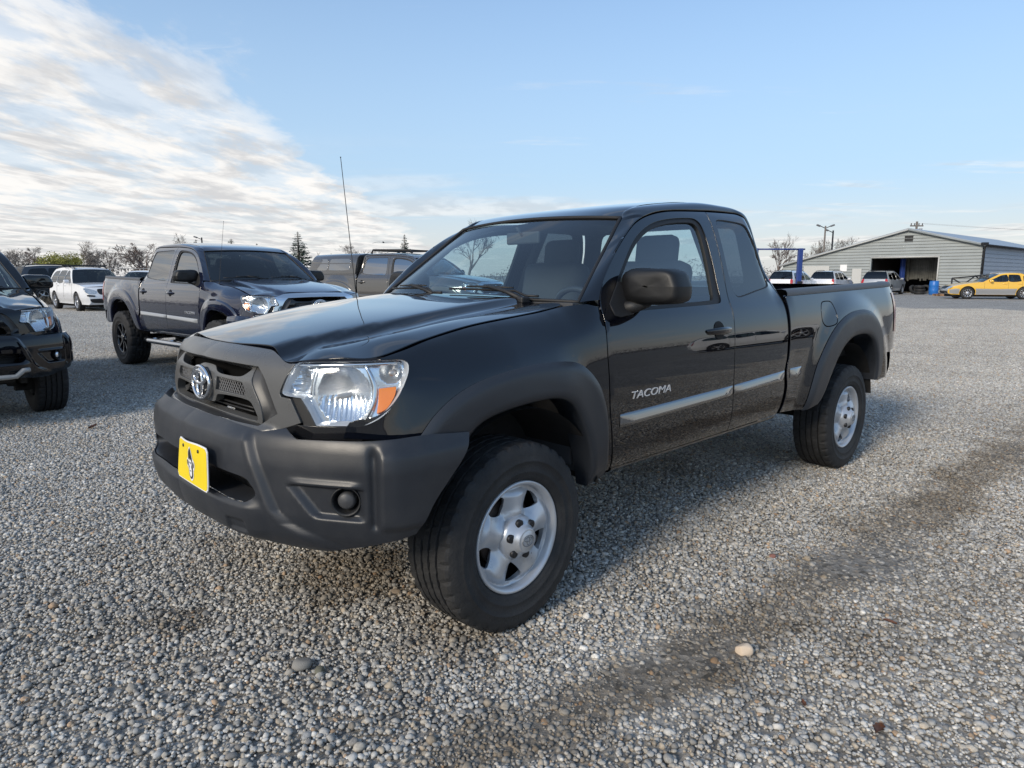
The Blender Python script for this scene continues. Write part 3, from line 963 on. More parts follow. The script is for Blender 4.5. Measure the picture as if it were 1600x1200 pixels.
        B('bed_rail', cached(('rail', CK, mir), rail), M_['rail_grey'], bs)
        def inner():
            mb = MB(); mb.grid([[(x, .765 * sg, z) for z in (.80, 1.0, 1.27)] for x in (x0, -2.8, -3.3, -3.8, -4.2)])
            mb.box((-3.24, .66 * sg, .90), (.95, .22, .24), bev=.04)
            return mb.mesh('bed_inner_wall')
        B('bed_inner_wall', cached(('binner', CK, mir), inner), M_['liner'], bs)
        # tail lamp
        def tail():
            rows = []
            for k in range(9):
                z = .93 + (1.235 - .93) * k / 8
                rows.append([(-4.10, (Y(-4.10, z) + .004) * sg, z), (-4.16, (Y(-4.16, z) + .006) * sg, z), (-4.20, (Y(-4.20, z) + .010) * sg, z), (-4.235, (Y(-4.235, z) + .010) * sg, z), (-4.262, (Y(-4.24, z) - .02) * sg, z), (-4.270, (.80 - .05) * sg, z), (-4.268, .69 * sg, z)])
            return loft_mesh('tail_light', rows, center=(-4.0, .6 * sg, 1.1))
        B('tail_light', cached(('tail', mir), tail), M_['red_lens'], bs)
        # wheel housing liners
        def liner(cx_, r, y0, y1):
            mb = MB(); rows = []
            for k in range(25):
                a = math.radians(10 + k * 160 / 24)
                rr = r
                rows.append([(cx_ + rr * math.cos(a), yy * sg, max(.30, .40 + rr * math.sin(a) * 1.0)) for yy in (y0, (y0 + y1) / 2, y1)])
            mb.grid(rows)
            c0 = (cx_, y0 * sg, .42)
            for k in range(24):
                mb.add([rows[k][0], rows[k + 1][0], c0], [(0, 1, 2)])
            return mb.mesh('wheel_liner')
        B('wheel_liner', cached(('lin1', mir), lambda: liner(-.02, .47, .50, .89)), M_['liner'])
        B('wheel_liner', cached(('lin2', mir), lambda: liner(-3.21, .50, .50, .90)), M_['liner'])
        # cab rail: windscreen pillar, roof edge, rear pillar in one sweep
        Lc = [(-.548, 1.262), (-.587, 1.320), (-.726, 1.455), (-.924, 1.594), (-1.074, 1.654), (-1.29, 1.693), (-1.676, 1.717), (-1.935, 1.724), (-2.06, 1.720), (-2.142, 1.682), (-2.186, 1.553), (-2.205, 1.40), (-2.216, 1.25), (-2.222, 1.0)]
        Uc = [(-.490, .757, 1.252), (-.53, .742, 1.285), (-.66, .697, 1.39), (-.83, .64, 1.525), (-.978, .596, 1.641), (-1.12, .578, 1.706), (-1.6, .565, 1.762), (-1.9, .565, 1.765), (-2.08, .572, 1.750), (-2.19, .60, 1.700), (-2.245, .64, 1.55), (-2.26, .69, 1.40), (-2.265, .745, 1.25), (-2.265, .78, 1.0)]
        sh_ = (CABR[0] + 2.23)
        def wq(x): return x + sh_ * sstep(-1.6, -2.1, x)
        def railm():
            n = 70; rows = []
            l2 = cr(Lc, False, .03); lf = polyf([(x, z) for x, z in l2])
            # parametrise both curves by shared knot index
            def idx(c, t):
                s = t * (len(c) - 1); i = min(len(c) - 2, int(s)); u = s - i
                p0 = c[max(0, i - 1)]; p1 = c[i]; p2 = c[i + 1]; p3 = c[min(len(c) - 1, i + 2)]
                return tuple(.5 * ((2 * p1[e]) + (-p0[e] + p2[e]) * u + (2 * p0[e] - 5 * p1[e] + 4 * p2[e] - p3[e]) * u * u + (-p0[e] + 3 * p1[e] - 3 * p2[e] + p3[e]) * u ** 3) for e in range(len(p1)))
            for k in range(n * 2 + 1):
                t = k / (n * 2)
                a = idx(Lc, t); b = idx(Uc, t)
                xa = wq(a[0]); xb = wq(b[0])
                A = Vector((xa, Yc(xa, a[1]), a[1])); Bp = Vector((xb, b[1], b[2]))
                out = Vector((.25 if t < .35 else (-.6 if t > .7 else 0), 1.0, .9 if .2 < t < .72 else .25)).normalized()
                row = [A - Vector((0, .014, 0)), A]
                for j in range(1, 9):
                    s = j / 9
                    row.append(A.lerp(Bp, s) + out * (.030 * s * (1 - s) * 2.2 * (.55 if t < .3 else 1)))
                row.append(Bp); row.append(Bp - Vector((0, .012, .004)))
                rows.append([(q.x, q.y * sg, q.z) for q in row])
            return loft_mesh('cab_pillar', rows, center=(-1.5, 0, 1.2))
        B('cab_pillar', cached(('railm', CK, mir), railm), paint)
        # rocker
        def rocker():
            rows = []
            for k in range(13):
                x = -.60 + (CABR[0] + .06 + .60) * k / 12
                zb = .520 + .012 * k / 12
                rows.append([(x, (Y(x, zb) + .001) * sg, zb), (x, (Y(x, zb) - .002) * sg, zb - .010), (x, (Y(x, zb) - .016) * sg, zb - .022), (x, .72 * sg, zb - .055), (x, .6 * sg, zb - .05)])
            return loft_mesh('rocker', rows, center=(-1.5, 0, .8))
        B('rocker', cached(('rocker', CK, mir), rocker), paint)
        if spec.get('nerf'):
            mb = MB()
            mb.tube([(-.45, .80 * sg, .42), (-.52, .90 * sg, .40), (-.7, .93 * sg, .395), (-2.2, .93 * sg, .395), (-2.4, .90 * sg, .40), (-2.46, .80 * sg, .42)], .038, 12)
            for x in (-.9, -1.6, -2.2): mb.tube([(x, .93 * sg, .40), (x, .7 * sg, .44)], .02, 6)
            B('side_step', mb.mesh('side_step'), M_['chrome_step'])

    # hood
    hood_half = []
    front = [(.737, 0), (.736, .089), (.728, .187), (.713, .286), (.703, .355), (.701, .40), (.704, .45), (.703, .495), (.690, .537)]
    tip = [(.655, .60), (.620, .655), (.566, .718), (.533, .736)]
    half = [(front[0][0], 0.0, 'c')] + front[1:] + tip + [(.49, .739), (.35, .738), (.1, .736), (-.2, .734), (-.37, .738), (-.415, .715), (-.40, .60), (-.355, .35), (-.33, .15), (-.325, 0.0, 'c')]
    hl2 = cr(list(half) + [(q[0], -q[1]) + tuple(q[2:]) for q in reversed(half[1:-1])], True, .025)
    B('hood', cached('hood', lambda: panel_mesh('hood', hl2, lambda x, y: (x, y, hoodz(x, y)), .03, center=(0, 0, 0), flange=.016)), paint)
    # roof, windscreen, rear wall
    def roof():
        sh_ = (CABR[0] + 2.23)
        def wq(x): return x + sh_ * sstep(-1.6, -2.1, x)
        Us = [(-.978, .596, 1.641), (-1.12, .578, 1.706), (-1.35, .57, 1.740), (-1.6, .565, 1.762), (-1.9, .565, 1.765), (-2.08, .572, 1.750), (-2.19, .60, 1.700)]
        Cs = [(-.925, 1.664), (-1.09, 1.714), (-1.34, 1.754), (-1.6, 1.783), (-1.9, 1.789), (-2.10, 1.776), (-2.235, 1.735)]
        def idx(c, t):
            s = t * (len(c) - 1); i = min(len(c) - 2, int(s)); u = s - i
            p0 = c[max(0, i - 1)]; p1 = c[i]; p2 = c[i + 1]; p3 = c[min(len(c) - 1, i + 2)]
            return tuple(.5 * ((2 * p1[e]) + (-p0[e] + p2[e]) * u + (2 * p0[e] - 5 * p1[e] + 4 * p2[e] - p3[e]) * u * u + (-p0[e] + 3 * p1[e] - 3 * p2[e] + p3[e]) * u ** 3) for e in range(len(p1)))
        rows = []
        for k in range(41):
            t = k / 40; u = idx(Us, t); c = idx(Cs, t); row = []
            for j in range(-16, 17):
                s = j / 16; a = abs(s)
                x = c[0] + (u[0] - c[0]) * a ** 2; z = c[1] - (c[1] - u[2]) * (.25 * a ** 2 + .75 * a ** 4.5)
                row.append((wq(x), u[1] * s, z))
            rows.append(row)
        return loft_mesh('roof', rows, center=(-1.5, 0, 1))
    rf = B('roof', cached(('roof', CK), roof), paint)
    def screen():
        rows = []
        for i in range(25):
            v = i / 24; row = []
            for j in range(-20, 21):
                s = j / 20
                yb = .751; yt = .596
                y = s * (yb + (yt - yb) * v)
                bl_ = math.sin(math.pi * v) * (1 - s ** 4)
                x = (-.496 - .482 * v) + (.125 + (.053 - .125) * v) * (1 - s * s) + .020 * bl_
                z = (1.250 + .389 * v) + (.012 + .010 * v) * (1 - s * s) + .022 * bl_
                row.append((x, y, z))
            rows.append(row)
        return rows
    SR = screen()
    ws = B('windscreen', cached('screen', lambda: loft_mesh('windscreen', SR, center=(-1.5, 0, 1.2))), glass_m)
    def trimw():
        mb = MB()
        edge = [Vector(q) for q in SR[0]] + [Vector(r[-1]) for r in SR[1:]] + [Vector(q) for q in reversed(SR[-1])][1:] + [Vector(r[0]) for r in reversed(SR)][1:-1]
        mb.tube([q + Vector((.003, 0, .003)) for q in edge], .0085, 8, closed=True)
        return mb.mesh('windscreen_trim')
    B('windscreen_trim', cached('trimw', trimw), M_['rubber'], ws)
    xr = CABR[0] - .035
    def rearwall():
        out = [(-.77, .75, 'c'), (.77, .75, 'c'), (.78, 1.0), (.745, 1.25), (.69, 1.40), (.64, 1.55), (.60, 1.69), (.54, 1.728), (0, 1.735), (-.54, 1.728), (-.60, 1.69), (-.64, 1.55), (-.69, 1.40), (-.745, 1.25), (-.78, 1.0)]
        win = [(-.56, 1.30), (-.1, 1.295), (.1, 1.295), (.56, 1.30), (.585, 1.33), (.53, 1.62), (.49, 1.655), (0, 1.665), (-.49, 1.655), (-.53, 1.62), (-.585, 1.33)]
        o_ = cr(out, True, .05); w_ = cr(win, True, .04)
        f = lambda y, z: (xr - .02 * (1 - (y / .8) ** 2) + .05 * sstep(1.2, 1.75, z), y, z)
        return panel_mesh('cab_back', o_, f, .08, [w_], center=(-1.0, 0, 1.2)), panel_mesh('rear_window', w_, lambda y, z: (f(y, z)[0] + .008, y, z), .08, flange=0, center=(-1, 0, 1.2))
    rw = cached(('rearwall', CK), rearwall)
    rwo = B('cab_back', rw[0], paint)
    B('rear_window', rw[1], side_glass, rwo)
    # cowl
    def cowl():
        rows = []
        for j in range(-20, 21):
            s = j / 20; y = s * .742
            x0 = -.325 - .085 * abs(s) ** 2.5; b = SR[0][j + 20]
            rows.append([(x0 + .03, y, hoodz(x0, y) - .03), (x0 - .01, y, hoodz(x0, y) - .022), ((x0 + b[0]) / 2, y, b[2] - .012), (b[0] - .02, y, b[2] - .006)])
        return loft_mesh('cowl', rows, center=(-.4, 0, 0))
    B('cowl', cached('cowl', cowl), M_['black_plastic'])
    # wipers
    for ya, yb, xx in ((.58, .02, 0), (-.02, -.60, 0)):
        mb = MB()
        def onws(y, v):
            s = y / (.751 - .155 * v); i = v * 24; j = s * 20 + 20
            r = SR[min(24, int(round(i)))]; q = Vector(r[min(40, max(0, int(round(j))))]); q.y = y
            return q + Vector((.018, 0, .020))
        pts = [onws(ya + (yb - ya) * t / 8, .015 + .035 * t / 8) for t in range(9)]
        mb.tube(pts, .006, 6)
        mb.tube([q + Vector((.012, 0, .014)) for q in pts[2:7]], [.004, .006, .008, .006, .004], 6)
        piv = Vector((-.37 - .02 * abs(ya), ya - .05, 1.258))
        mb.tube([piv, piv.lerp(pts[4], .45) + Vector((.014, 0, .018)), pts[4] + Vector((.014, 0, .016))], [.014, .010, .008], 8)
        mb.box(piv, (.05, .035, .03), bev=.008)
        wm = mb.mesh('wiper')
        B('wiper', wm, M_['black_plastic'])

    # ---------------- front end
    su = mir_loop(OUT['surround'])
    op = cr(OUT['opening'], True, .02)
    def gshape(th, z):
        a = abs(th)
        r = RU(th, z)
        r += .030 * sstep(.870, .842, z) * (1 - sstep(.50, .62, a))
        return (r * math.cos(th), r * math.sin(th), z)
    style = spec.get('front', 'new')
    g = B('grille', cached('surround', lambda: panel_mesh('grille', cr(su, True, .02), gshape, .016, [op], center=(0, 0, .95))), grille_m)
    n = 120
    opn = resample(op, n)
    inner2 = []
    for th, z in opn:
        a = abs(th)
        inner2.append((math.copysign(min(a, .435 + .065 * sstep(1.03, .90, z)), th) if a > .30 else th, .963 + (z - .963) * .975))
    XI = make_pchip([(.84, .800), (.90, .807), (.97, .809), (1.0, .806), (1.03, .788), (1.06, .764)])
    def xins(th, z, o=0.0):
        x = XI(z) + o; y = x * math.tan(th); x -= .12 * y * y
        return (x, y, z)
    def flank():
        rows = []
        for s in (0, .3, .7, 1):
            rows.append([])
            for (t0, z0), (t1, z1) in zip(opn, inner2):
                t = t0 + (t1 - t0) * s; z = z0 + (z1 - z0) * s
                r0 = RU(t0, z0) - .002 + .030 * sstep(.870, .842, z0) * (1 - sstep(.50, .62, abs(t0)))
                A_ = Vector((r0 * math.cos(t0), r0 * math.sin(t0), z0)); B_ = Vector(xins(t1, z1, -.004))
                q = A_.lerp(B_, s); q.x -= .016 * 4 * s * (1 - s)
                rows[-1].append(q)
        me = loft_mesh('grille_flank', rows, closed=True, center=(0, 0, .95))
        if sum(p.normal.x for p in me.polygons) < 0: me.flip_normals()
        return me
    B('grille_flank', cached('flank', flank), spec.get('flank', M_['flank_shade']), g)
    # bars with openings
    i2 = resample(inner2, 110)
    h_top = cr([(-.415, 1.043), (-.36, 1.014), (-.20, 1.008), (-.13, 1.013), (-.07, 1.030), (.07, 1.030), (.13, 1.013), (.20, 1.008), (.36, 1.014), (.415, 1.043), (.36, 1.052), (0, 1.056), (-.36, 1.052)], True, .015)
    def hm(s): return cr([(s * .135, .997, 'c'), (s * .375, .996), (s * .388, .985), (s * .402, .956), (s * .385, .948), (s * .120, .944, 'c'), (s * .136, .968)], True, .015)
    h_low = cr([(-.425, .936), (-.14, .930), (-.09, .897), (.09, .897), (.14, .930), (.425, .936), (.475, .885), (.46, .866), (0, .868), (-.46, .866), (-.475, .885)], True, .015)
    def barmap(th, z):
        return xins(th, z, .008 * math.exp(-((th / .13) ** 2 + ((z - .963) / .055) ** 2) ** 2))
    B('grille_bar', cached('bars', lambda: panel_mesh('grille_bar', i2, barmap, .016, [h_top, hm(1), hm(-1), h_low], flange=.03, center=(0, 0, .95))), spec.get('bars', grille_m), g)
    B('grille_back', cached('gback', lambda: panel_mesh('grille_back', i2, lambda t, z: xins(t, z, -.06), .05, flange=0, center=(0, 0, .95))), M_['void_black'], g)
    def gmesh(s):
        mb = MB()
        for fam in (1, -1):
            for k in range(-20, 40):
                pts = []
                for i in range(13):
                    z = .943 + .055 * i / 12
                    th = s * (.10 + k * .022 + fam * (z - .942) * 1.05)
                    if .122 < abs(th) < .400 - max(0, z - .97) * .5:
                        pts.append(xins(th, z, -.012))
                if len(pts) > 1: mb.tube([pts[0], pts[-1]], .0013, 4, cap=False)
        return mb.mesh('grille_mesh')
    for s in (1, -1): B('grille_mesh', cached(('gmesh', s), lambda: gmesh(s)), M_['mesh_grey'], g)
    def lowbars():
        mb = MB()
        for z in (.900, .886):
            mb.tube([xins(t / 10, z, -.035) for t in range(-4, 5)], .004, 6)
        return mb.mesh('grille_slat')
    B('grille_slat', cached('lowbars', lowbars), M_['black_plastic'], g)
    def emblem():
        mb = MB(); x0 = .826
        ellipse_tube(mb, x0, 0, .963, .086, .060, .0080, 48, .05)
        ellipse_tube(mb, x0 + .002, 0, .984, .056, .0245, .0072, 40, .05)
        ellipse_tube(mb, x0 + .002, 0, .962, .026, .050, .0072, 40, .05)
        return mb.mesh('emblem')
    B('emblem', cached('emblem', emblem), M_['chrome'], g)
    def emback():
        mb = MB(); x0 = .812
        mb.lathe([(.001, .008), (.5, .006), (.92, .002), (1.0, -.02)], 40, 'x')
        mb.v = [(v[0] + x0 - .35 * (v[1] * .09) ** 2, v[1] * .084, .963 + v[2] * .058) for v in mb.v]
        return mb.mesh('emblem_backing')
    B('emblem_backing', cached('emback', emback), M_['satin_dark'], g)
    # headlights
    hl = cr(OUT['headlight'], True, .012)
    for mir in (False, True):
        sg = -1 if mir else 1
        def mk(loop, R, st, **k): return panel_mesh('p', loop, R, st, center=(0, 0, .95), mirror=mir, **k)
        lamp = B('headlight', cached(('hlrim', mir), lambda: hl_housing(hl, mir)), M_['lamp_grey'])
        B('lamp_lens', cached(('hllens', mir), lambda: mk(hl, pol(RU, .004), .02, flange=.006)), M_['lens'], lamp)
        B('reflector', cached(('hlrefl', mir), lambda: hl_reflector(hl, mir)), M_['reflector'], lamp)
        B('turn_signal', cached(('hlamb', mir), lambda: mk(cr([(.975, .995, 'c'), (1.034, 1.000, 'c'), (1.028, .975), (1.0, .935), (.966, .918, 'c'), (.972, .955)], True, .01), pol(RU, -.018), .015, flange=.02)), M_['amber'], lamp)
        def bez():
            mb = MB()
            def at(th, z, o=0): r = RU(th, z) + o; return (r * math.cos(th), r * math.sin(th) * sg, z)
            mb.tube([at(.925 + .035 * math.sin(math.pi * k / 12), .893 + .185 * k / 12, -.022) for k in range(13)], [.004 + .006 * math.sin(math.pi * k / 12) for k in range(13)], 8)
            mb.tube([at(.722 - .012 * k / 8 * 0 + .03 * (k / 8) ** 2, .968 + .108 * k / 8, -.03) for k in range(9)], .003, 6)
            mb.tube([at(.64 + .40 * k / 12, 1.066 + .012 * k / 12, -.02) for k in range(13)], .006, 6)
            return mb.mesh('lamp_bezel')
        B('lamp_bezel', cached(('bez', mir), bez), M_['chrome'], lamp)
        def bulb():
            mb = MB()
            c = Vector((0, 0, 0)); th, z = .845, .965; r = RU(th, z) - .075
            p0 = Vector((r * math.cos(th), r * math.sin(th) * sg, z))
            u = Vector((1, .3 * sg, 0)).normalized()
            mb.tube([p0 - u * .03, p0, p0 + u * .03, p0 + u * .045], [.008, .010, .009, .003], 10)
            th, z = 1.02, 1.045; r = RU(th, z) - .03; p1 = Vector((r * math.cos(th), r * math.sin(th) * sg, z))
            mb.tube([p1 - u * .02, p1, p1 + u * .012], [.010, .012, .004], 10)
            return mb.mesh('bulb')
        B('bulb', cached(('bulb', mir), bulb), M_['bulb'], lamp)
        # gloss black filler under the lamp, textured strip inboard of it
        B('lamp_filler', cached(('fill', mir), lambda: mk(cr([(.60, .846, 'c'), (.655, .872, 'c'), (.75, .871), (.913, .873, 'c'), (.912, .826, 'c'), (.70, .826, 'c')], True, .02), pol(RU, -.003), .02)), M_['gloss_black'])
        B('lamp_strip', cached(('strip', mir), lambda: mk(cr([(.652, .960, 'c'), (.690, .962, 'c'), (.746, .871, 'c'), (.698, .871, 'c')], True, .02), pol(RU, -.012), .02)), M_['black_plastic'])
    # bumper
    bl = cr(mir_loop(OUT['bumper']), True, .016)
    slot = cr(OUT['slot'], True, .015)
    fogs = [[(s * (.868 + .0440 * math.cos(t * math.pi / 14)), .650 + .0445 * math.sin(t * math.pi / 14)) for t in range(28)] for s in (1, -1)]
    bumper = B('front_bumper', cached('bumper', lambda: panel_mesh('front_bumper', bl, pol(RBd), .0085, [slot] + fogs, flange=.035, center=(0, 0, .65))), bump_m)
    def slotin():
        s2 = resample(slot, 100)
        rows = []
        for q in (0, .25, .6, 1):
            rows.append([])
            for th, z in s2:
                zz = z + (.672 - z) * .25 * q
                if z < .65: zz = z + .004 * q
                r = RBd(th, z) - .008 - .10 * q
                rows[-1].append((r * math.cos(th), r * math.sin(th), zz))
        me = loft_mesh('bumper_recess', rows, closed=True, center=(.85, 0, .665))
        me.flip_normals()
        return me
    B('bumper_recess', cached('slotin', slotin), bump_m, bumper)
    B('bumper_back', cached('slotback', lambda: panel_mesh('bumper_back', [(t / 10, .60) for t in range(-6, 7)] + [(t / 10, .73) for t in range(6, -7, -1)], pol(RB, -.10), .05, flange=0, center=(0, 0, .65))), M_['black_plastic'], bumper)
    def slats():
        mb = MB()
        for z in (.690, .672, .654):
            pts = [((RB(t / 20, z) - .075) * math.cos(t / 20), (RB(t / 20, z) - .075) * math.sin(t / 20), z) for t in range(-11, 12)]
            mb.tube(pts, .0045, 6)
        return mb.mesh('bumper_slat')
    B('bumper_slat', cached('slats', slats), M_['black_plastic'], bumper)
    for s in (1, -1):
        th0, z0 = .868 * s, .650
        r0 = RB(th0, z0) - .02
        c = Vector((r0 * math.cos(th0), r0 * math.sin(th0), z0))
        Mx = Matrix.Translation(c) @ Matrix.Rotation(th0 * .95, 4, 'Z')
        def bezel():
            mb = MB(); mb.lathe([(.046, .008), (.0495, .013), (.046, .016), (.041, .004), (.037, -.03), (.0005, -.042)], 32, 'x')
            mb.v = [tuple(Mx @ Vector(v)) for v in mb.v]; return mb.mesh('fog_bezel')
        fb = B('fog_bezel', cached(('fogb', s), bezel), M_['black_plastic'], bumper)
        def cap():
            mb = MB(); mb.lathe([(.0295, -.03), (.0295, -.004), (.027, .004), (.020, .009), (.0005, .011)], 32, 'x')
            mb.v = [tuple(Mx @ Vector(v)) for v in mb.v]; return mb.mesh('fog_lamp')
        B('fog_lamp', cached(('fogc', s), cap), M_['reflector'] if spec.get('fog_lit') else M_['fog_cap'], fb if False else bumper)
    if spec.get('skid'):
        def skid():
            mb = MB()
            pts = [pol(RBd, .012)(t / 20, .50 - .012 * 0 + (.05 if abs(t) > 9 else 0)) for t in range(-11, 12)]
            mb.tube(pts, .022, 8)
            return mb.mesh('skid_trim')
        B('skid_trim', skid(), M_['skid_grey'], bumper)
    # number plate with printed ape head
    if spec.get('plate'):
        make_plate(root, (.932, .172, .700))
    # badge
    if spec.get('badge'):
        for mir in (False, True):
            me = text_mesh('TACOMA', .052, .0022, .25, 1.42)
            sg = -1 if mir else 1
            for v in me.vertices:
                x, y, z = v.co
                xx = -.822 - x * 1.0 if not mir else -.822 + x
                zz = .842 + y * .92
                xs = xx; v.co = (xs, (Y(xs, zz) + .003 + z) * sg, zz)
            me.update()
            door = [o for o in root.children if o.name.startswith('door') and not o.name.startswith('door_')][0 if not mir else 1]
            B('badge', me, M_['badge'], door)
    # tailgate, rear bumper, bed floor
    def tailgate():
        out = cr([(-.715, .80), (.715, .80), (.735, .82), (.745, 1.0), (.735, 1.27), (.715, 1.292), (-.715, 1.292), (-.735, 1.27), (-.745, 1.0), (-.735, .82)], True, .04)
        return panel_mesh('tailgate', out, lambda y, z: (-4.262 - .012 * (1 - (y / .75) ** 2) + .012 * sstep(1.15, 1.29, z), y, z), .06, flange=.05, center=(-3.5, 0, 1))
    B('tailgate', cached('tailgate', tailgate), paint)
    def rbump():
        rows = []
        for k in range(-14, 15):
            s = k / 14; a = abs(s); y = s * .905
            x = -4.385 + .03 * a * a + (.31 * sstep(.80, 1.0, a) ** 1.3)
            rows.append([(x + .06, y * .985, .79), (x + .01, y, .775), (x, y, .75), (x + .004, y, .66), (x + .02, y * .99, .60), (x + .06, y * .97, .575), (x + .12, y * .95, .575)])
        return loft_mesh('rear_bumper', rows, center=(-4.2, 0, .7))
    B('rear_bumper', cached('rbump', rbump), spec.get('rear_bumper', M_['chrome_step']))
    mb = MB(); x0 = CABR[0] - .05
    mb.box(((x0 - 4.24) / 2, 0, .80), (abs(x0 + 4.24), 1.52, .04)); mb.box((x0 - .01, 0, 1.03), (.03, 1.55, .46))
    B('bed_floor', cached(('bfloor', CK), lambda: mb.mesh('bed_floor')), M_['liner'])
    # chassis and cabin floor
    def chassis():
        mb = MB()
        for s in (1, -1):
            mb.tube([(.72, .40 * s, .50), (.3, .42 * s, .50), (-.2, .44 * s, .46), (-1, .46 * s, .44), (-2.3, .47 * s, .44), (-3.2, .47 * s, .60), (-4.2, .47 * s, .56)], .05, 6)
            mb.box((.02, .60 * s, .34), (.12, .16, .16)); mb.tube([(.0, .30 * s, .36), (0, .62 * s, .36)], .035, 8)
            mb.tube([(.02, .56 * s, .42), (.0, .52 * s, .95)], .045, 10)
            mb.tube([(.25, .45 * s, .36), (.02, .64 * s, .30), (-.28, .45 * s, .37)], .028, 6)
        mb.tube([(-WBASE, -.75, .37), (-WBASE, .75, .37)], .045, 10); mb.box((-WBASE, 0, .37), (.30, .26, .26), bev=.06)
        mb.box((0.0, 0, .37), (.30, .36, .22), bev=.05)
        mb.box((.45, 0, .47), (.42, .9, .05), M=Matrix.Rotation(.12, 4, 'Y')); mb.box((.55, .52, .45), (.14, .05, .10))
        mb.box((-.55, 0, .50), (1.1, .70, .16), bev=.04); mb.tube([(-.6, .12, .42), (-3.0, .05, .42)], .045, 8)
        mb.tube([(-1.2, -.3, .40), (-2.6, -.3, .42), (-4.2, -.5, .50)], .035, 8)
        return mb.mesh('chassis')
    ch = B('chassis', cached('chassis', chassis), M_['frame'])
    def floor():
        mb = MB()
        xr_ = CABR[0]
        mb.box(((xr_ - .45) / 2, 0, .54), (abs(xr_ + .45), 1.60, .04)); mb.box((-.45, 0, .90), (.04, 1.55, .70))
        mb.box((.05, 0, .95), (.95, .86, .30)); 
        mb.box(((xr_), 0, .88), (.03, 1.6, .7))
        return mb.mesh('cabin_floor')
    B('cabin_floor', cached(('floor', CK), floor), M_['interior'])
    # cabin: dashboard, wheel, seats, mirror
    def dash():
        rows = []
        for k in range(-12, 13):
            s = k / 12; y = s * .74
            h = .03 * math.exp(-((y - .37) / .17) ** 2)
            rows.append([(-.46, y, 1.10), (-.47, y, 1.205), (-.56, y, 1.222 + h * .3), (-.74, y, 1.222 + h), (-.83, y, 1.20 + h * .8), (-.86, y, 1.13), (-.84, y, 1.0), (-.80, y, .85), (-.70, y, .70)])
        return loft_mesh('dashboard', rows, center=(-.5, 0, .9))
    B('dashboard', cached('dash', dash), M_['interior'])
    def steer():
        mb = MB()
        c = Vector((-.98, .37, 1.13)); u = Vector((0, 1, 0)); v = Vector((.42, 0, .907)).normalized(); w = u.cross(v)
        mb.tube([c + u * .185 * math.cos(t * math.pi / 18) + v * .185 * math.sin(t * math.pi / 18) for t in range(36)], .016, 8, closed=True)
        for a in (math.radians(200), math.radians(-20), math.radians(270)):
            mb.tube([c, c + u * .18 * math.cos(a) + v * .18 * math.sin(a)], .018, 6)
        mb.tube([c + Vector((.03, 0, .0)), c + Vector((.18, 0, -.08))], .045, 10)
        return mb.mesh('steering_wheel')
    B('steering_wheel', cached('steer', steer), M_['wheel_rim'])
    def seatm(x, y, full=True):
        mb = MB()
        def rb(cx, cy, cz, dx, dy, dz, ry):
            mb.box((cx, cy, cz), (dx, dy, dz), M=Matrix.Rotation(ry, 4, 'Y'), bev=.055)
        rb(x, y, .86, .52, .50, .16, -.08)
        rb(x - .30, y, 1.14, .15, .50, .62, -.20)
        rb(x - .40, y, 1.50, .10, .27, .19, -.12)
        for s in (-.06, .06): mb.tube([(x - .38, y + s, 1.38), (x - .40, y + s, 1.45)], .007, 6)
        me = mb.mesh('seat')
        me.polygons.foreach_set('use_smooth', [True] * len(me.polygons))
        return me
    B('seat', cached('seatL', lambda: seatm(-1.22, .37)), M_['seat']); B('seat', cached('seatR', lambda: seatm(-1.22, -.37)), M_['seat'])
    if double:
        B('seat', cached('seatL2', lambda: seatm(-2.05, .37)), M_['seat']); B('seat', cached('seatR2', lambda: seatm(-2.05, -.37)), M_['seat'])
    mb = MB(); mb.box((-.90, 0, 1.565), (.02, .25, .065), bev=.012); mb.tube([(-.90, 0, 1.57), (-.85, 0, 1.62)], .008, 6)
    B('rear_view_mirror', cached('rvm', lambda: mb.mesh('rear_view_mirror')), M_['interior'])
    # headlining so the roof is dark inside, pillar trim
    def headl():
        mb = MB()
        xr_ = CABR[0] + .06
        mb.grid([[(x, y, (1.69 if x < -1.2 else 1.64) - .04 * (abs(y) / .55) ** 3) for y in (-.56, -.4, 0, .4, .56)] for x in (-1.02, -1.25, -1.7, xr_)])
        for s in (1, -1):
            for x in ((-1.63,) if True else ()):
                mb.tube([(x + .01, .775 * s, 1.2), (x - .01, .705 * s, 1.40), (x - .03, .575 * s, 1.66)], .034, 6)
            if double: mb.tube([(-2.47, .76 * s, 1.2), (-2.44, .57 * s, 1.64)], .04, 6)
            mb.tube([(-.56, .74 * s, 1.26), (-1.0, .585 * s, 1.625)], .022, 6)
        return mb.mesh('headlining')
    B('headlining', cached(('headl', CK), headl), M_['interior'])
    # wheels
    R_, W_ = spec.get('tyre', (.3717, .245))
    st = spec.get('wheel_style', 'steel')
    wo = spec.get('wheel_y', .900)
    for x, sd in ((0, 1), (0, -1), (-WBASE, 1), (-WBASE, -1)):
        make_wheel(root, x, wo + (.005 if x else 0), R_, W_, sd, spec.get('steer', .0345) if x == 0 else 0.0, st, spec.get('rimr', .22), spec.get('rim_m'))
    if spec.get('antenna', True):
        mb = MB()
        b = Vector((-.30, -.735, 1.200)); t = Vector((-.195, -.672, 1.99))
        mb.tube([b, b.lerp(t, .03), b.lerp(t, .05), t], [.012, .010, .0026, .0018], 8)
        mb.tube([t - (t - b) * .006, t], .0035, 8)
        B('antenna', mb.mesh('antenna'), M_['black_plastic'])
    return root

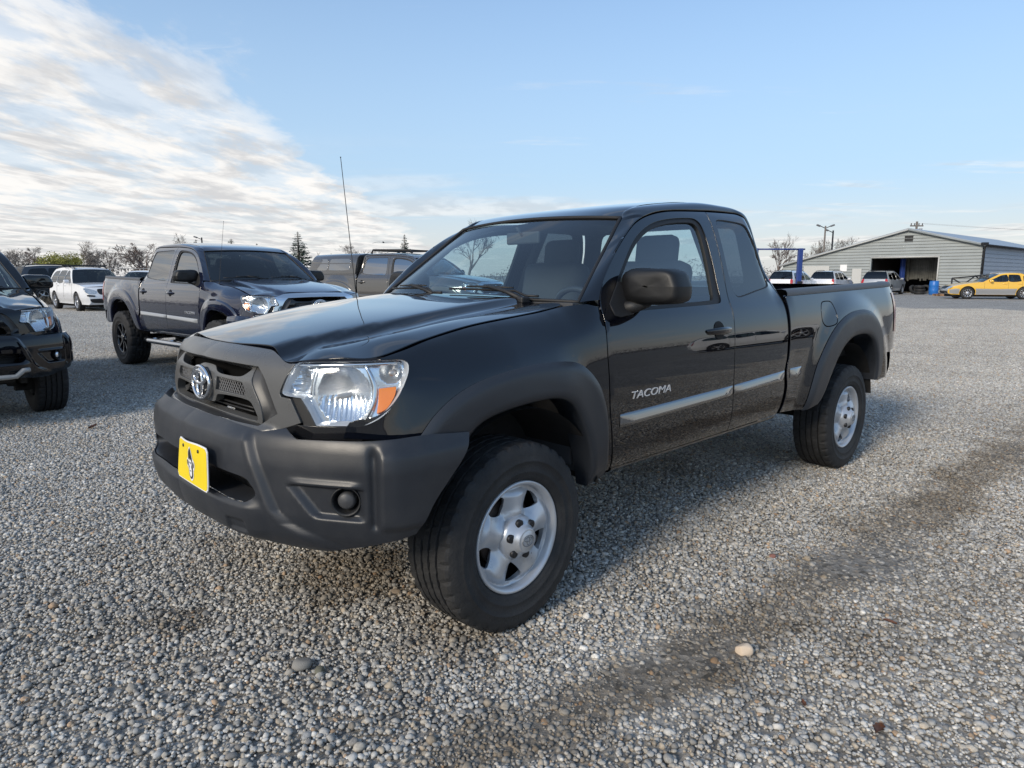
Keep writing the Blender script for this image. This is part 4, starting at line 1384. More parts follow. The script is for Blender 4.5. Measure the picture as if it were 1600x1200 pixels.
def hl_housing(hl, mir):
    a = resample(hl, 110)
    cx = sum(q[0] for q in a) / 110; cz = sum(q[1] for q in a) / 110
    sg = -1 if mir else 1
    rows = []
    for sc, off in ((1.0, -.003), (.985, -.006), (.965, -.02), (.94, -.055)):
        rows.append([])
        for th, z in a:
            t = cx + (th - cx) * sc; zz = cz + (z - cz) * sc; r = RU(t, zz) + off
            rows[-1].append((r * math.cos(t), r * math.sin(t) * sg, zz))
    me = loft_mesh('headlight', rows, closed=True, center=(0, 0, .95))
    if sum(p.normal.x for p in me.polygons) < 0: pass
    return me

def hl_reflector(hl, mir):
    a = resample(hl, 110)
    cx = sum(q[0] for q in a) / 110; cz = sum(q[1] for q in a) / 110
    lp = [(cx + (q[0] - cx) * .95, cz + (q[1] - cz) * .95) for q in a]
    def mp(th, z):
        d1 = math.hypot((th - .845) * .98, (z - .972)) / .098
        off = -.040 - .012 * sstep(.93, 1.05, th)
        if d1 < 1: off -= .052 * (1 - d1 * d1)
        d2 = math.hypot((th - .672) * 1.0, (z - 1.020)) / .045
        if d2 < 1: off -= .028 * (1 - d2 * d2)
        d3 = math.hypot((th - 1.02) * .9, (z - 1.045)) / .04
        if d3 < 1: off -= .02 * (1 - d3 * d3)
        r = RU(th, z) + off
        # pressed steps, as in a stamped reflector
        if d1 < 1 and z < .965: r += .0022 * math.sin(th * 330) * sstep(.965, .955, z)
        if th < .72: r += .0018 * math.sin(z * 420)
        return (r * math.cos(th), r * math.sin(th), z)
    return panel_mesh('reflector', lp, mp, .006, flange=0, center=(0, 0, .95), mirror=mir)

def make_plate(parent, c):
    w, h = .305, .152
    lp = cr([(-w / 2 + .012, -h / 2), (w / 2 - .012, -h / 2), (w / 2, -h / 2 + .012), (w / 2, h / 2 - .012), (w / 2 - .012, h / 2), (-w / 2 + .012, h / 2), (-w / 2, h / 2 - .012), (-w / 2, -h / 2 + .012)], True, .02)
    def at(u, v, o=0.0):
        return (c[0] + o + .010 * math.sin((u / w + .35) * 3.2) * sstep(-.08, .08, v) - .012 * (v / h), c[1] + u, c[2] + v + .006 * math.sin((u / w) * 5) * sstep(0, .08, v))
    pl = obj('license_plate', panel_mesh('license_plate', lp, lambda u, v: at(u, v), .015, flange=.003, center=(0, c[1], c[2])), M_['white_ink'], parent)
    li = [(q[0] * .975, q[1] * .95) for q in lp]
    obj('plate_print', panel_mesh('plate_print', li, lambda u, v: at(u, v, .0012), .015, flange=0, center=(0, c[1], c[2])), M_['plate_yellow'], pl)
    def blob(name, pts, o, m):
        obj(name, panel_mesh(name, cr(pts, True, .006), lambda u, v: at(u, v, o), .008, flange=0, center=(0, c[1], c[2])), m, pl)
    blob('logo_outline', [(-.012, .056), (.0, .060), (.016, .040), (.026, .020), (.036, .014), (.042, .0), (.036, -.016), (.028, -.022), (.024, -.046), (.010, -.062), (-.006, -.062), (-.020, -.046), (-.026, -.022), (-.036, -.014), (-.040, .0), (-.035, .012), (-.026, .018), (-.022, .040)], .0022, M_['white_ink'])
    blob('logo_head', [(-.010, .050), (.0, .056), (.012, .038), (.020, .018), (.022, 0), (.022, -.018), (.019, -.044), (.008, -.056), (-.006, -.056), (-.017, -.044), (-.021, -.018), (-.022, 0), (-.020, .016), (-.018, .038)], .0030, M_['ink'])
    blob('logo_face', [(-.014, .014), (-.004, .016), (.002, .010), (.008, .016), (.015, .012), (.016, -.002), (.010, -.012), (.014, -.026), (.012, -.042), (.002, -.049), (-.009, -.042), (-.013, -.026), (-.008, -.012), (-.015, -.002)], .0038, M_['white_ink'])
    for s in (-1, 1):
        blob('logo_eye', [(s * .004, .004), (s * .010, .007), (s * .012, .002), (s * .006, -.001)], .0046, M_['ink'])
        blob('logo_ear', [(s * .027, .010), (s * .034, .006), (s * .035, -.006), (s * .028, -.012)], .0030, M_['ink'])
    blob('logo_mouth', [(-.008, -.028), (.0, -.025), (.009, -.029), (.0, -.029)], .0046, M_['ink'])
    for u in (-.085, .085):
        mb = MB(); q = at(u, .055); mb.lathe([(.0065, 0), (.006, .004), (.0005, .005)], 12, 'x', q)
        mb.build('plate_bolt', M_['dark_metal'], pl)

M_['mirror_black'] = mat('mirror_shell', (.0045, .0047, .0055), .48, var=.1, bump=.15, bscale=500)
M_['gloss_black'] = mat('gloss_black_plastic', (.008, .008, .009), .14, coat=.6, var=.2)
M_['rail_grey'] = mat('bed_rail_cap', (.075, .078, .085), .5, bump=.2, bscale=200)
M_['mesh_grey'] = mat('mesh_plastic', (.16, .16, .165), .4)
M_['satin_dark'] = mat('satin_dark', (.03, .03, .032), .35)
M_['bulb'] = mat('bulb_shield', (.55, .50, .46), .3, metal=.5)
M_['flank_shade'] = mat('grille_recess_shade', (.040, .040, .041), .42)  # same plastic as the surround, with the recess shade put into its colour
M_['void_black'] = mat('unlit_black', (.003, .003, .003), .9, spec=.1)
M_['cup_black'] = mat('handle_cup_black', (.004, .004, .005), .55, spec=.2)
M_['fog_cap'] = mat('fog_cap', (.055, .056, .06), .45, bump=.1, bscale=400)
M_['chrome_step'] = mat('polished_steel', (.55, .56, .58), .18, metal=1.0)
M_['skid_grey'] = mat('skid_trim_grey', (.34, .33, .31), .45)
M_['wheel_rim'] = mat('steering_leather', (.05, .05, .055), .35)
PAINT_BLACK = mat('black_paint', (.0014, .002, .0045), .03, spec=.05, ior=1.5, coat=1.0, coat_ior=1.64)
PAINT_TRIM = mat('black_gloss_moulding', (.003, .004, .006), .05, spec=.5, ior=1.9, coat=1.0, coat_ior=2.3)
# ------------------------------------------------------------------ other cars
def make_car(spec):
    """car from a side profile: body sides, spine strips, windows, lamps, wheels.  x forward from the front axle"""
    root = empty(spec.get('name', 'parked_car'), spec['loc'], spec['rz'])
    tag(root, spec['label'], spec.get('cat', 'car'), spec.get('group'))
    s0 = spec.get('scale', 1.0); root.scale = (s0, s0, s0)
    k0 = spec['key']
    paint = spec['paint']; w = spec['w']; belt = spec['belt']; zb = spec.get('zb', .24); WB = spec['wb']; R = spec.get('R', .34)
    pr = spec['profile']       # dict of polylines front to rear
    top = []
    order = ['nose', 'hood', 'screen', 'roof', 'backlight', 'tail']
    segs = {}
    for k in order:
        segs[k] = cr(pr[k], False, .12)
    xf = max(q[0] for q in segs['nose']); xb = min(q[0] for q in segs['tail'])
    tumble = spec.get('tumble', .26)
    def Wd(x, z):
        y = w * (.93 + .07 * sstep(zb, .55, z) - .035 * sstep(.62, belt, z))
        if z > belt: y -= tumble * (z - belt) + .35 * (z - belt) ** 2
        y -= .16 * max(0, (x - (xf - .55)) / .55) ** 2.2 * 1.2 + .10 * max(0, ((xb + .45) - x) / .45) ** 2.2
        return y
    S = lambda x, z: (x, Wd(x, z), z)
    outl = []
    for k in order: outl += segs[k][:-1] if outl or True else []
    outl.append(segs['tail'][-1])
    def arch(cx, ra):
        return [(cx - ra * math.cos(math.radians(a)), R + ra * math.sin(math.radians(a))) for a in range(-18, 199, 12)]
    bot = []
    for cx in (-WB, 0):
        bot += [(x, max(zb, z)) for x, z in arch(cx, R + .055)]
    outl = outl + bot
    # drop repeats
    o2 = [outl[0]]
    for q in outl[1:]:
        if math.dist(q, o2[-1]) > .012: o2.append(q)
    def SO(off): return lambda x, z: (x, Wd(x, z) + off, z)
    cen = (-WB / 2, 0, .7)
    wins = [cr(q, True, .05) for q in spec['windows']]
    for mir in (False, True):
        side = obj('body_side', cached((k0, 'side', mir), lambda: panel_mesh('body_side', o2, S, .07, wins, center=cen, mirror=mir, flange=.02)), paint, root)
        for i, q in enumerate(wins):
            obj('window', cached((k0, 'win', i, mir), lambda: panel_mesh('window', q, SO(-.012), .09, center=cen, mirror=mir, flange=0)), spec.get('side_glass', M_['car_glass']), side)
        for j, (lp, mname) in enumerate(spec.get('cladding', ())):
            obj('cladding', cached((k0, 'clad', j, mir), lambda: panel_mesh('cladding', cr(lp, True, .06), SO(.012), .07, center=cen, mirror=mir, flange=.012)), mname, side)
        sg = -1 if mir else 1
        # door gaps and handles
        mb = MB()
        for x, z0, z1 in spec.get('gaps', ()):
            pts = [(x, (Wd(x, z0 + (z1 - z0) * t / 5) + .001) * sg, z0 + (z1 - z0) * t / 5) for t in range(6)]
            mb.tube(pts, .004, 4)
        if spec.get('gaps'): obj('door_gap', cached((k0, 'gaps', mir), lambda: mb.mesh('door_gap')), M_['rubber'], side)
        for x in spec.get('handles', ()):
            mb2 = MB(); mb2.box((x, (Wd(x, belt - .09) + .012) * sg, belt - .09), (.20, .025, .03), bev=.01)
            mb2.build('door_handle', spec.get('handle_m', paint), side)
        # mirror
        mx = spec['mirror_x']; mb3 = MB()
        mb3.box((mx, (Wd(mx, belt) + .12) * sg, belt + .07), (.13, .20, .14), bev=.045); mb3.box((mx - .01, (Wd(mx, belt) + .03) * sg, belt + .03), (.06, .08, .04))
        mb3.build('mirror', spec.get('mirror_m', paint), side)
    def strip(key, bow, crown, inset=0.0, lift=0.0):
        q = segs[key]; rows = []
        for i, (x, z) in enumerate(q):
            t = i / max(1, len(q) - 1); row = []
            wd = Wd(x, z) - inset
            for j in range(-8, 9):
                s = j / 8
                row.append((x + bow * (1 - s * s) + 0, s * wd, z + crown * (1 - s * s) + lift))
            rows.append(row)
        return loft_mesh(key, rows, center=cen)
    for key, nm, m, bow, crown in (('nose', 'front_bumper', spec.get('nose_m', paint), .07, 0), ('hood', 'hood', spec.get('hood_m', paint), .04, .035), ('screen', 'windscreen', spec.get('screen_m', M_['car_glass']), .08, .02), ('roof', 'roof', spec.get('roof_m', paint), 0, .03), ('backlight', 'rear_window', M_['car_dark_glass'], -.03, .01), ('tail', 'tailgate', spec.get('tail_m', paint), -.05, 0)):
        obj(nm, cached((k0, key), lambda: strip(key, bow, crown)), m, root)
    # dark cabin block with seats so that glass does not look hollow, and underside
    def cabin():
        mb = MB()
        x0 = pr['screen'][0][0] - .1; x1 = pr['tail'][0][0] + .15
        mb.box(((x0 + x1) / 2, 0, (zb + belt) / 2 + .02), (abs(x0 - x1), w * 1.75, belt - zb - .02))
        for x in (-.95 * WB / 2.8 - .1, -1.9 * WB / 2.8 - .1):
            for s in (-1, 1):
                mb.box((x, s * w * .42, belt + .12), (.12, .42, .36), bev=.04); mb.box((x - .03, s * w * .42, belt + .37), (.08, .24, .15), bev=.03)
        return mb.mesh('cabin')
    obj('cabin', cached((k0, 'cabin'), cabin), M_['interior'], root)
    def under():
        mb = MB(); mb.box((-WB / 2, 0, zb + .0), (xf - xb - .7, w * 1.45, .22))
        for cx in (0, -WB):
            for s in (1, -1): mb.box((cx, s * w * .66, R + .15), (2 * R + .06, .16, R + .25))
        return mb.mesh('underbody')
    obj('underbody', cached((k0, 'under'), under), M_['liner'], root)
    # lamps, grille, plate
    def patch(nm, pts, m, front=True, parent=None):
        """patch on the nose or tail given by (y, z) loops"""
        q = segs['nose'] if front else segs['tail']
        zs = sorted(((z, x) for x, z in q))
        fx = make_pchip([(z, x) for i, (z, x) in enumerate(zs) if i == 0 or z - zs[i - 1][0] > 1e-3])
        bow = .07 if front else -.05
        def mp(y, z):
            x = fx(z); wd = Wd(x, z); s = min(1, abs(y) / wd)
            return (x + bow * (1 - s * s) + (.012 if front else -.012), y, z)
        return obj(nm, panel_mesh(nm, cr(pts, True, .05), mp, .06, center=cen, flange=.02), m, parent or root)
    for s in (1, -1):
        for pts, m, nm, fr in spec['lamps']:
            patch(nm, [(s * y, z) for y, z in pts], m, fr)
    for pts, m, nm, fr in spec.get('patches', ()): patch(nm, pts, m, fr)
    if spec.get('rails'):
        for s in (1, -1):
            q = segs['roof']; mb = MB()
            pts = [(x, s * (Wd(x, z) - .07), z + .055) for x, z in q[1:-1]]
            pts = [(pts[0][0] + .08, pts[0][1], pts[0][2] - .05)] + pts + [(pts[-1][0] - .08, pts[-1][1], pts[-1][2] - .05)]
            mb.tube(pts, .018, 6); mb.build('roof_rail', spec.get('rail_m', M_['black_plastic']), root)
    if spec.get('crossbars'):
        for x in spec['crossbars']:
            mb = MB(); z = max(q[1] for q in pr['roof']) + .075; mb.box((x, 0, z), (.07, w * 1.55, .05), bev=.015); mb.box((x, w * .68, z - .04), (.08, .06, .07)); mb.box((x, -w * .68, z - .04), (.08, .06, .07)); mb.build('roof_bar', M_['black_plastic'], root)
    for cx in (0, -WB):
        for s in (1, -1):
            make_wheel(root, cx, w - .005, R, spec.get('tw', .23), s, 0, spec.get('wheel_style', 'five'), R * .64, spec.get('rim_m', M_['alloy']))
    return root

M_['car_glass'] = glass('car_window', (.30, .36, .37), 1.7)
M_['car_dark_glass'] = glass('car_privacy_glass', (.05, .06, .07), 1.7)
M_['alloy'] = mat('alloy_silver', (.55, .56, .58), .3, metal=.8)
M_['lamp_clear'] = mat('headlamp_cluster', (.55, .57, .58), .12, metal=.5, coat=1.0, var=.3, vscale=25)
WHITE = mat('white_paint', (.74, .75, .77), .22, coat=.8, var=.02)
SILVER = mat('silver_paint', (.42, .43, .44), .28, metal=.4, coat=.8)
DKGREY = mat('dark_grey_paint', (.05, .055, .065), .22, metal=.3, coat=.9)
YELLOW = mat('yellow_orange_paint', (.78, .46, .045), .25, coat=.9)
NAVY = mat('navy_paint', (.008, .010, .028), .14, metal=.1, spec=.3, coat=1.0, coat_ior=1.65)
TAUPE = mat('grey_brown_paint', (.085, .080, .075), .18, metal=.35, ior=1.6, coat=1.0, coat_ior=1.6)
BLACK2 = mat('black_metallic_paint', (.003, .0035, .006), .08, spec=.1, coat=1.0, coat_ior=1.5)
BLACKP = M_['black_plastic']

SUV_PROFILE = dict(
    nose=[(.82, .26), (.90, .34), (.92, .50), (.90, .66), (.84, .82), (.74, .93)],
    hood=[(.74, .93), (.55, .985), (.2, 1.03), (-.35, 1.07)],
    screen=[(-.35, 1.07), (-.7, 1.33), (-1.08, 1.60)],
    roof=[(-1.08, 1.60), (-1.3, 1.66), (-1.9, 1.70), (-2.7, 1.695), (-3.35, 1.64)],
    backlight=[(-3.35, 1.64), (-3.52, 1.45), (-3.66, 1.14)],
    tail=[(-3.66, 1.14), (-3.74, .95), (-3.79, .70), (-3.79, .50), (-3.72, .34), (-3.60, .27)])
SUV_WIN = [[(-.62, 1.10), (-1.05, 1.43), (-1.22, 1.545), (-1.40, 1.575), (-1.52, 1.55), (-1.53, 1.12)], [(-1.61, 1.12), (-1.60, 1.55), (-1.70, 1.585), (-2.35, 1.585), (-2.45, 1.55), (-2.47, 1.12)], [(-2.56, 1.12), (-2.55, 1.55), (-2.65, 1.578), (-3.15, 1.545), (-3.30, 1.42), (-3.40, 1.17), (-3.30, 1.13)]]
def suv(key, loc, rz, label, paint, **k):
    d = dict(key='suv', name='parked_suv', cat='SUV', loc=loc, rz=rz, label=label, paint=paint, w=.93, belt=1.07, zb=.27, wb=2.86, R=.36,
             profile=SUV_PROFILE, windows=SUV_WIN, mirror_x=-.72, gaps=((-.50, .42, 1.05), (-1.57, .42, 1.07), (-2.45, .50, 1.07)), handles=(-1.42, -2.3), rails=True,
             lamps=[([(.50, .80), (.86, .90), (.84, .75), (.74, .69), (.52, .70)], M_['lamp_clear'], 'headlight', True), ([(.70, 1.12), (.84, 1.10), (.86, .82), (.74, .80)], M_['red_lens'], 'tail_light', False),
                    ([(.55, .62), (.80, .64), (.80, .59), (.55, .57)], BLACKP, 'bumper_vent', True)],
             patches=[([(-.42, .86), (.42, .86), (.36, .66), (-.36, .66)], BLACKP, 'grille', True), ([(-.70, .48), (.70, .48), (.62, .34), (-.62, .34)], M_['liner'], 'lower_grille', True), ([(-.24, .86), (.24, .86), (.24, .73), (-.24, .73)], M_['white_ink'], 'license_plate', False)])
    d.update(k)
    return make_car(d)
# ------------------------------------------------------------------ ground and gravel
def px_dir(px, py):
    """world direction through a photo pixel (1600 x 1200)"""
    a = (px - 800) / 1050.883; b = -(py - 600) / 1050.883; p_ = 0.159514
    return Vector((a, math.cos(p_) + b * math.sin(p_), -math.sin(p_) + b * math.cos(p_)))
def px_ground(px, py):
    d = px_dir(px, py); t = -CAM_H / d.z
    return (d.x * t, d.y * t)
def px_at(px, py, Yd):
    d = px_dir(px, py); t = Yd / d.y
    return Vector((d.x * t, Yd, CAM_H + d.z * t))

def gravel_color_nodes(nt, base_socket, far=False):
    """multiply a colour by the lot's large-scale tone: paler drifts, brown damp wheel tracks, darker bands and patches"""
    nd = nt.nodes; lk = nt.links
    geo = nd.new('ShaderNodeNewGeometry')
    n1 = nd.new('ShaderNodeTexNoise'); n1.inputs['Scale'].default_value = .55; n1.inputs['Detail'].default_value = 5; n1.inputs['Roughness'].default_value = .55
    lk.new(geo.outputs['Position'], n1.inputs['Vector'])
    n2 = nd.new('ShaderNodeTexNoise'); n2.inputs['Scale'].default_value = 2.3; n2.inputs['Detail'].default_value = 6; n2.inputs['Roughness'].default_value = .6
    lk.new(geo.outputs['Position'], n2.inputs['Vector'])
    def M(op, a, b=None):
        n = nd.new('ShaderNodeMath'); n.operation = op
        for i, v in enumerate((a, b)):
            if v is None: continue
            if isinstance(v, (int, float)): n.inputs[i].default_value = v
            else: lk.new(v, n.inputs[i])
        return n.outputs[0]
    def MR(v, a, b, c=0., d=1.):
        n = nd.new('ShaderNodeMapRange'); n.interpolation_type = 'SMOOTHSTEP'; lk.new(v, n.inputs[0])
        for i, q in enumerate((a, b, c, d)): n.inputs[i + 1].default_value = q
        return n.outputs[0]
    sep = nd.new('ShaderNodeSeparateXYZ'); lk.new(geo.outputs['Position'], sep.inputs[0])
    x, y = sep.outputs[0], sep.outputs[1]
    wob = M('MULTIPLY', M('SUBTRACT', n2.outputs['Fac'], .5), 1.1)
    tot = None
    for (ax, ay), (bx, by), wd, amp in TRACKS_BANDS:
        L = math.hypot(bx - ax, by - ay); ux, uy = (bx - ax) / L, (by - ay) / L
        rx = M('SUBTRACT', x, ax); ry = M('SUBTRACT', y, ay)
        t = M('MINIMUM', M('MAXIMUM', M('ADD', M('MULTIPLY', rx, ux), M('MULTIPLY', ry, uy)), 0.0), L)
        ex = M('SUBTRACT', rx, M('MULTIPLY', t, ux)); ey = M('SUBTRACT', ry, M('MULTIPLY', t, uy))
        dd = M('SQRT', M('ADD', M('MULTIPLY', ex, ex), M('MULTIPLY', ey, ey)))
        dd = M('MAXIMUM', M('ADD', dd, M('MULTIPLY', wob, .55)), 0.0)
        m = MR(dd, wd, wd * .25, 0., amp)
        m = M('MULTIPLY', m, MR(n1.outputs['Fac'], .36, .56, .45, 1.0))
        tot = m if tot is None else M('MAXIMUM', tot, m)
    for cx, cy, r, amp in PATCHES:
        dx = M('SUBTRACT', x, cx); dy = M('SUBTRACT', y, cy)
        dd = M('SQRT', M('ADD', M('MULTIPLY', dx, dx), M('MULTIPLY', dy, dy)))
        dd = M('ADD', dd, M('MULTIPLY', wob, .8))
        m = MR(dd, r, r * .3, 0., amp); tot = M('MAXIMUM', tot, m)
    brown = nd.new('ShaderNodeMix'); brown.data_type = 'RGBA'; brown.blend_type = 'MULTIPLY'
    lk.new(tot, brown.inputs[0]); lk.new(base_socket, brown.inputs[6]); brown.inputs[7].default_value = (.50, .455, .40, 1)
    tone = nd.new('ShaderNodeMix'); tone.data_type = 'RGBA'; tone.blend_type = 'MULTIPLY'; tone.inputs[0].default_value = 1
    lk.new(brown.outputs[2], tone.inputs[6])
    t = M('MULTIPLY', MR(n1.outputs['Fac'], .30, .70, .94, 1.10), MR(n2.outputs['Fac'], .30, .70, .93, 1.07))
    cc = nd.new('ShaderNodeCombineColor')
    for i in range(3): lk.new(t, cc.inputs[i])
    lk.new(cc.outputs[0], tone.inputs[7])
    return tone.outputs[2], tot

g = px_ground
TRACKS_BANDS = [(g(1325, 880), g(1640, 668), .30, 1.0), (g(1325, 880), g(1080, 1045), .27, 1.0), (g(1080, 1045), g(700, 1195), .22, .9), (g(1640, 668), g(2100, 560), .36, .9), (g(1000, 1190), g(1600, 900), .14, .3), (g(0, 585), g(420, 575), 1.6, .40)]  # last entry: a wide faint dark band beside the navy truck
PATCHES = [(*g(530, 900), .42, .95), (*g(275, 975), .20, .6), (*g(700, 1000), .28, .55), (*g(640, 920), .3, .5), (*g(1050, 730), .5, .5), (*g(380, 860), .3, .45)]  # round darker patches, mostly on the ground under the black truck

def ground():
    m = bpy.data.materials.new('gravel_lot'); m.use_nodes = True
    nt = m.node_tree; nd = nt.nodes; lk = nt.links; b = nd['Principled BSDF']
    b.inputs['Roughness'].default_value = .92; b.inputs['Specular IOR Level'].default_value = .25
    geo = nd.new('ShaderNodeNewGeometry')
    vo = nd.new('ShaderNodeTexVoronoi'); vo.inputs['Scale'].default_value = 42; lk.new(geo.outputs['Position'], vo.inputs['Vector'])
    rp = nd.new('ShaderNodeValToRGB')
    sep = nd.new('ShaderNodeSeparateColor'); lk.new(vo.outputs['Color'], sep.inputs[0]); lk.new(sep.outputs[0], rp.inputs[0])
    e = rp.color_ramp.elements
    e[0].position = 0; e[0].color = (.17, .16, .142, 1); e[1].position = 1; e[1].color = (.53, .505, .465, 1)
    for pos, c in ((.3, (.28, .268, .248)), (.55, (.36, .345, .32)), (.75, (.38, .335, .275))):
        q = e.new(pos); q.color = (*c, 1)
    n = nd.new('ShaderNodeTexNoise'); n.inputs['Scale'].default_value = 9; n.inputs['Detail'].default_value = 9; n.inputs['Roughness'].default_value = .75; lk.new(geo.outputs['Position'], n.inputs['Vector'])
    mul = nd.new('ShaderNodeMix'); mul.data_type = 'RGBA'; mul.blend_type = 'MULTIPLY'; mul.inputs[0].default_value = 1
    n4 = nd.new('ShaderNodeTexNoise'); n4.inputs['Scale'].default_value = 100; n4.inputs['Detail'].default_value = 7; n4.inputs['Roughness'].default_value = .8; lk.new(geo.outputs['Position'], n4.inputs['Vector'])
    av = nd.new('ShaderNodeMath'); av.operation = 'MULTIPLY_ADD'; lk.new(n4.outputs['Fac'], av.inputs[0]); av.inputs[1].default_value = .7
    hv = nd.new('ShaderNodeMath'); hv.operation = 'MULTIPLY'; lk.new(n.outputs['Fac'], hv.inputs[0]); hv.inputs[1].default_value = .3; lk.new(hv.outputs[0], av.inputs[2])
    mr = nd.new('ShaderNodeMapRange'); lk.new(av.outputs[0], mr.inputs[0]); mr.inputs[1].default_value = .35; mr.inputs[2].default_value = .65; mr.inputs[3].default_value = .55; mr.inputs[4].default_value = 1.25
    cc = nd.new('ShaderNodeCombineColor')
    for i in range(3): lk.new(mr.outputs[0], cc.inputs[i])
    lk.new(rp.outputs[0], mul.inputs[6]); lk.new(cc.outputs[0], mul.inputs[7])
    col, tot = gravel_color_nodes(nt, mul.outputs[2])
    lk.new(col, b.inputs['Base Color'])
    n3 = nd.new('ShaderNodeTexNoise'); n3.inputs['Scale'].default_value = 130; n3.inputs['Detail'].default_value = 6; n3.inputs['Roughness'].default_value = .7; lk.new(geo.outputs['Position'], n3.inputs['Vector'])
    bp = nd.new('ShaderNodeBump'); bp.inputs['Strength'].default_value = .45; bp.inputs['Distance'].default_value = .012
    ad = nd.new('ShaderNodeMath'); ad.operation = 'ADD'; lk.new(vo.outputs['Distance'], ad.inputs[0]); lk.new(n3.outputs['Fac'], ad.inputs[1])
    lk.new(ad.outputs[0], bp.inputs['Height']); lk.new(bp.outputs[0], b.inputs['Normal'])
    mb = MB()
    # fine grid close by, coarse out to the horizon; the wheel tracks stand a little proud where fines fill the stones
    xs = [-3000, -1200, -500, -200, -90, -45, -25] + [-16 + .25 * i for i in range(129)] + [25, 45, 90, 200, 500, 1200, 3000]
    ys = [-3000, -1000, -300, -100, -40, -15, -6] + [-2 + .25 * i for i in range(85)] + [26, 34, 45, 70, 120, 250, 600, 1500, 4000]
    rr = np.random.default_rng(3)
    P = [[(x, y, 0) for y in ys] for x in xs]
    def zt(x, y):
        if not (-16 < x < 16 and -2 < y < 19): return -.004
        z = -.006
        for (a, b_), (c, d), wd, amp in TRACKS_BANDS[:3]:
            L = math.hypot(c - a, d - b_); tt = min(L, max(0, ((x - a) * (c - a) + (y - b_) * (d - b_)) / L)); dd = math.hypot(x - a - (c - a) * tt / L, y - b_ - (d - b_) * tt / L)
            z += .008 * amp * (1 - sstep(wd * .3, wd, dd)) 
        return z + .003 * math.sin(x * 3.1 + y * 1.7) * math.sin(y * 2.3 - x)
    P = [[(x, y, zt(x, y)) for y in ys] for x in xs]
    mb.grid(P)
    o = mb.build('ground', m, fixn=False)
    if o.data.polygons[0].normal.z < 0: o.data.flip_normals()
    tag(o, kind='structure')
ground()

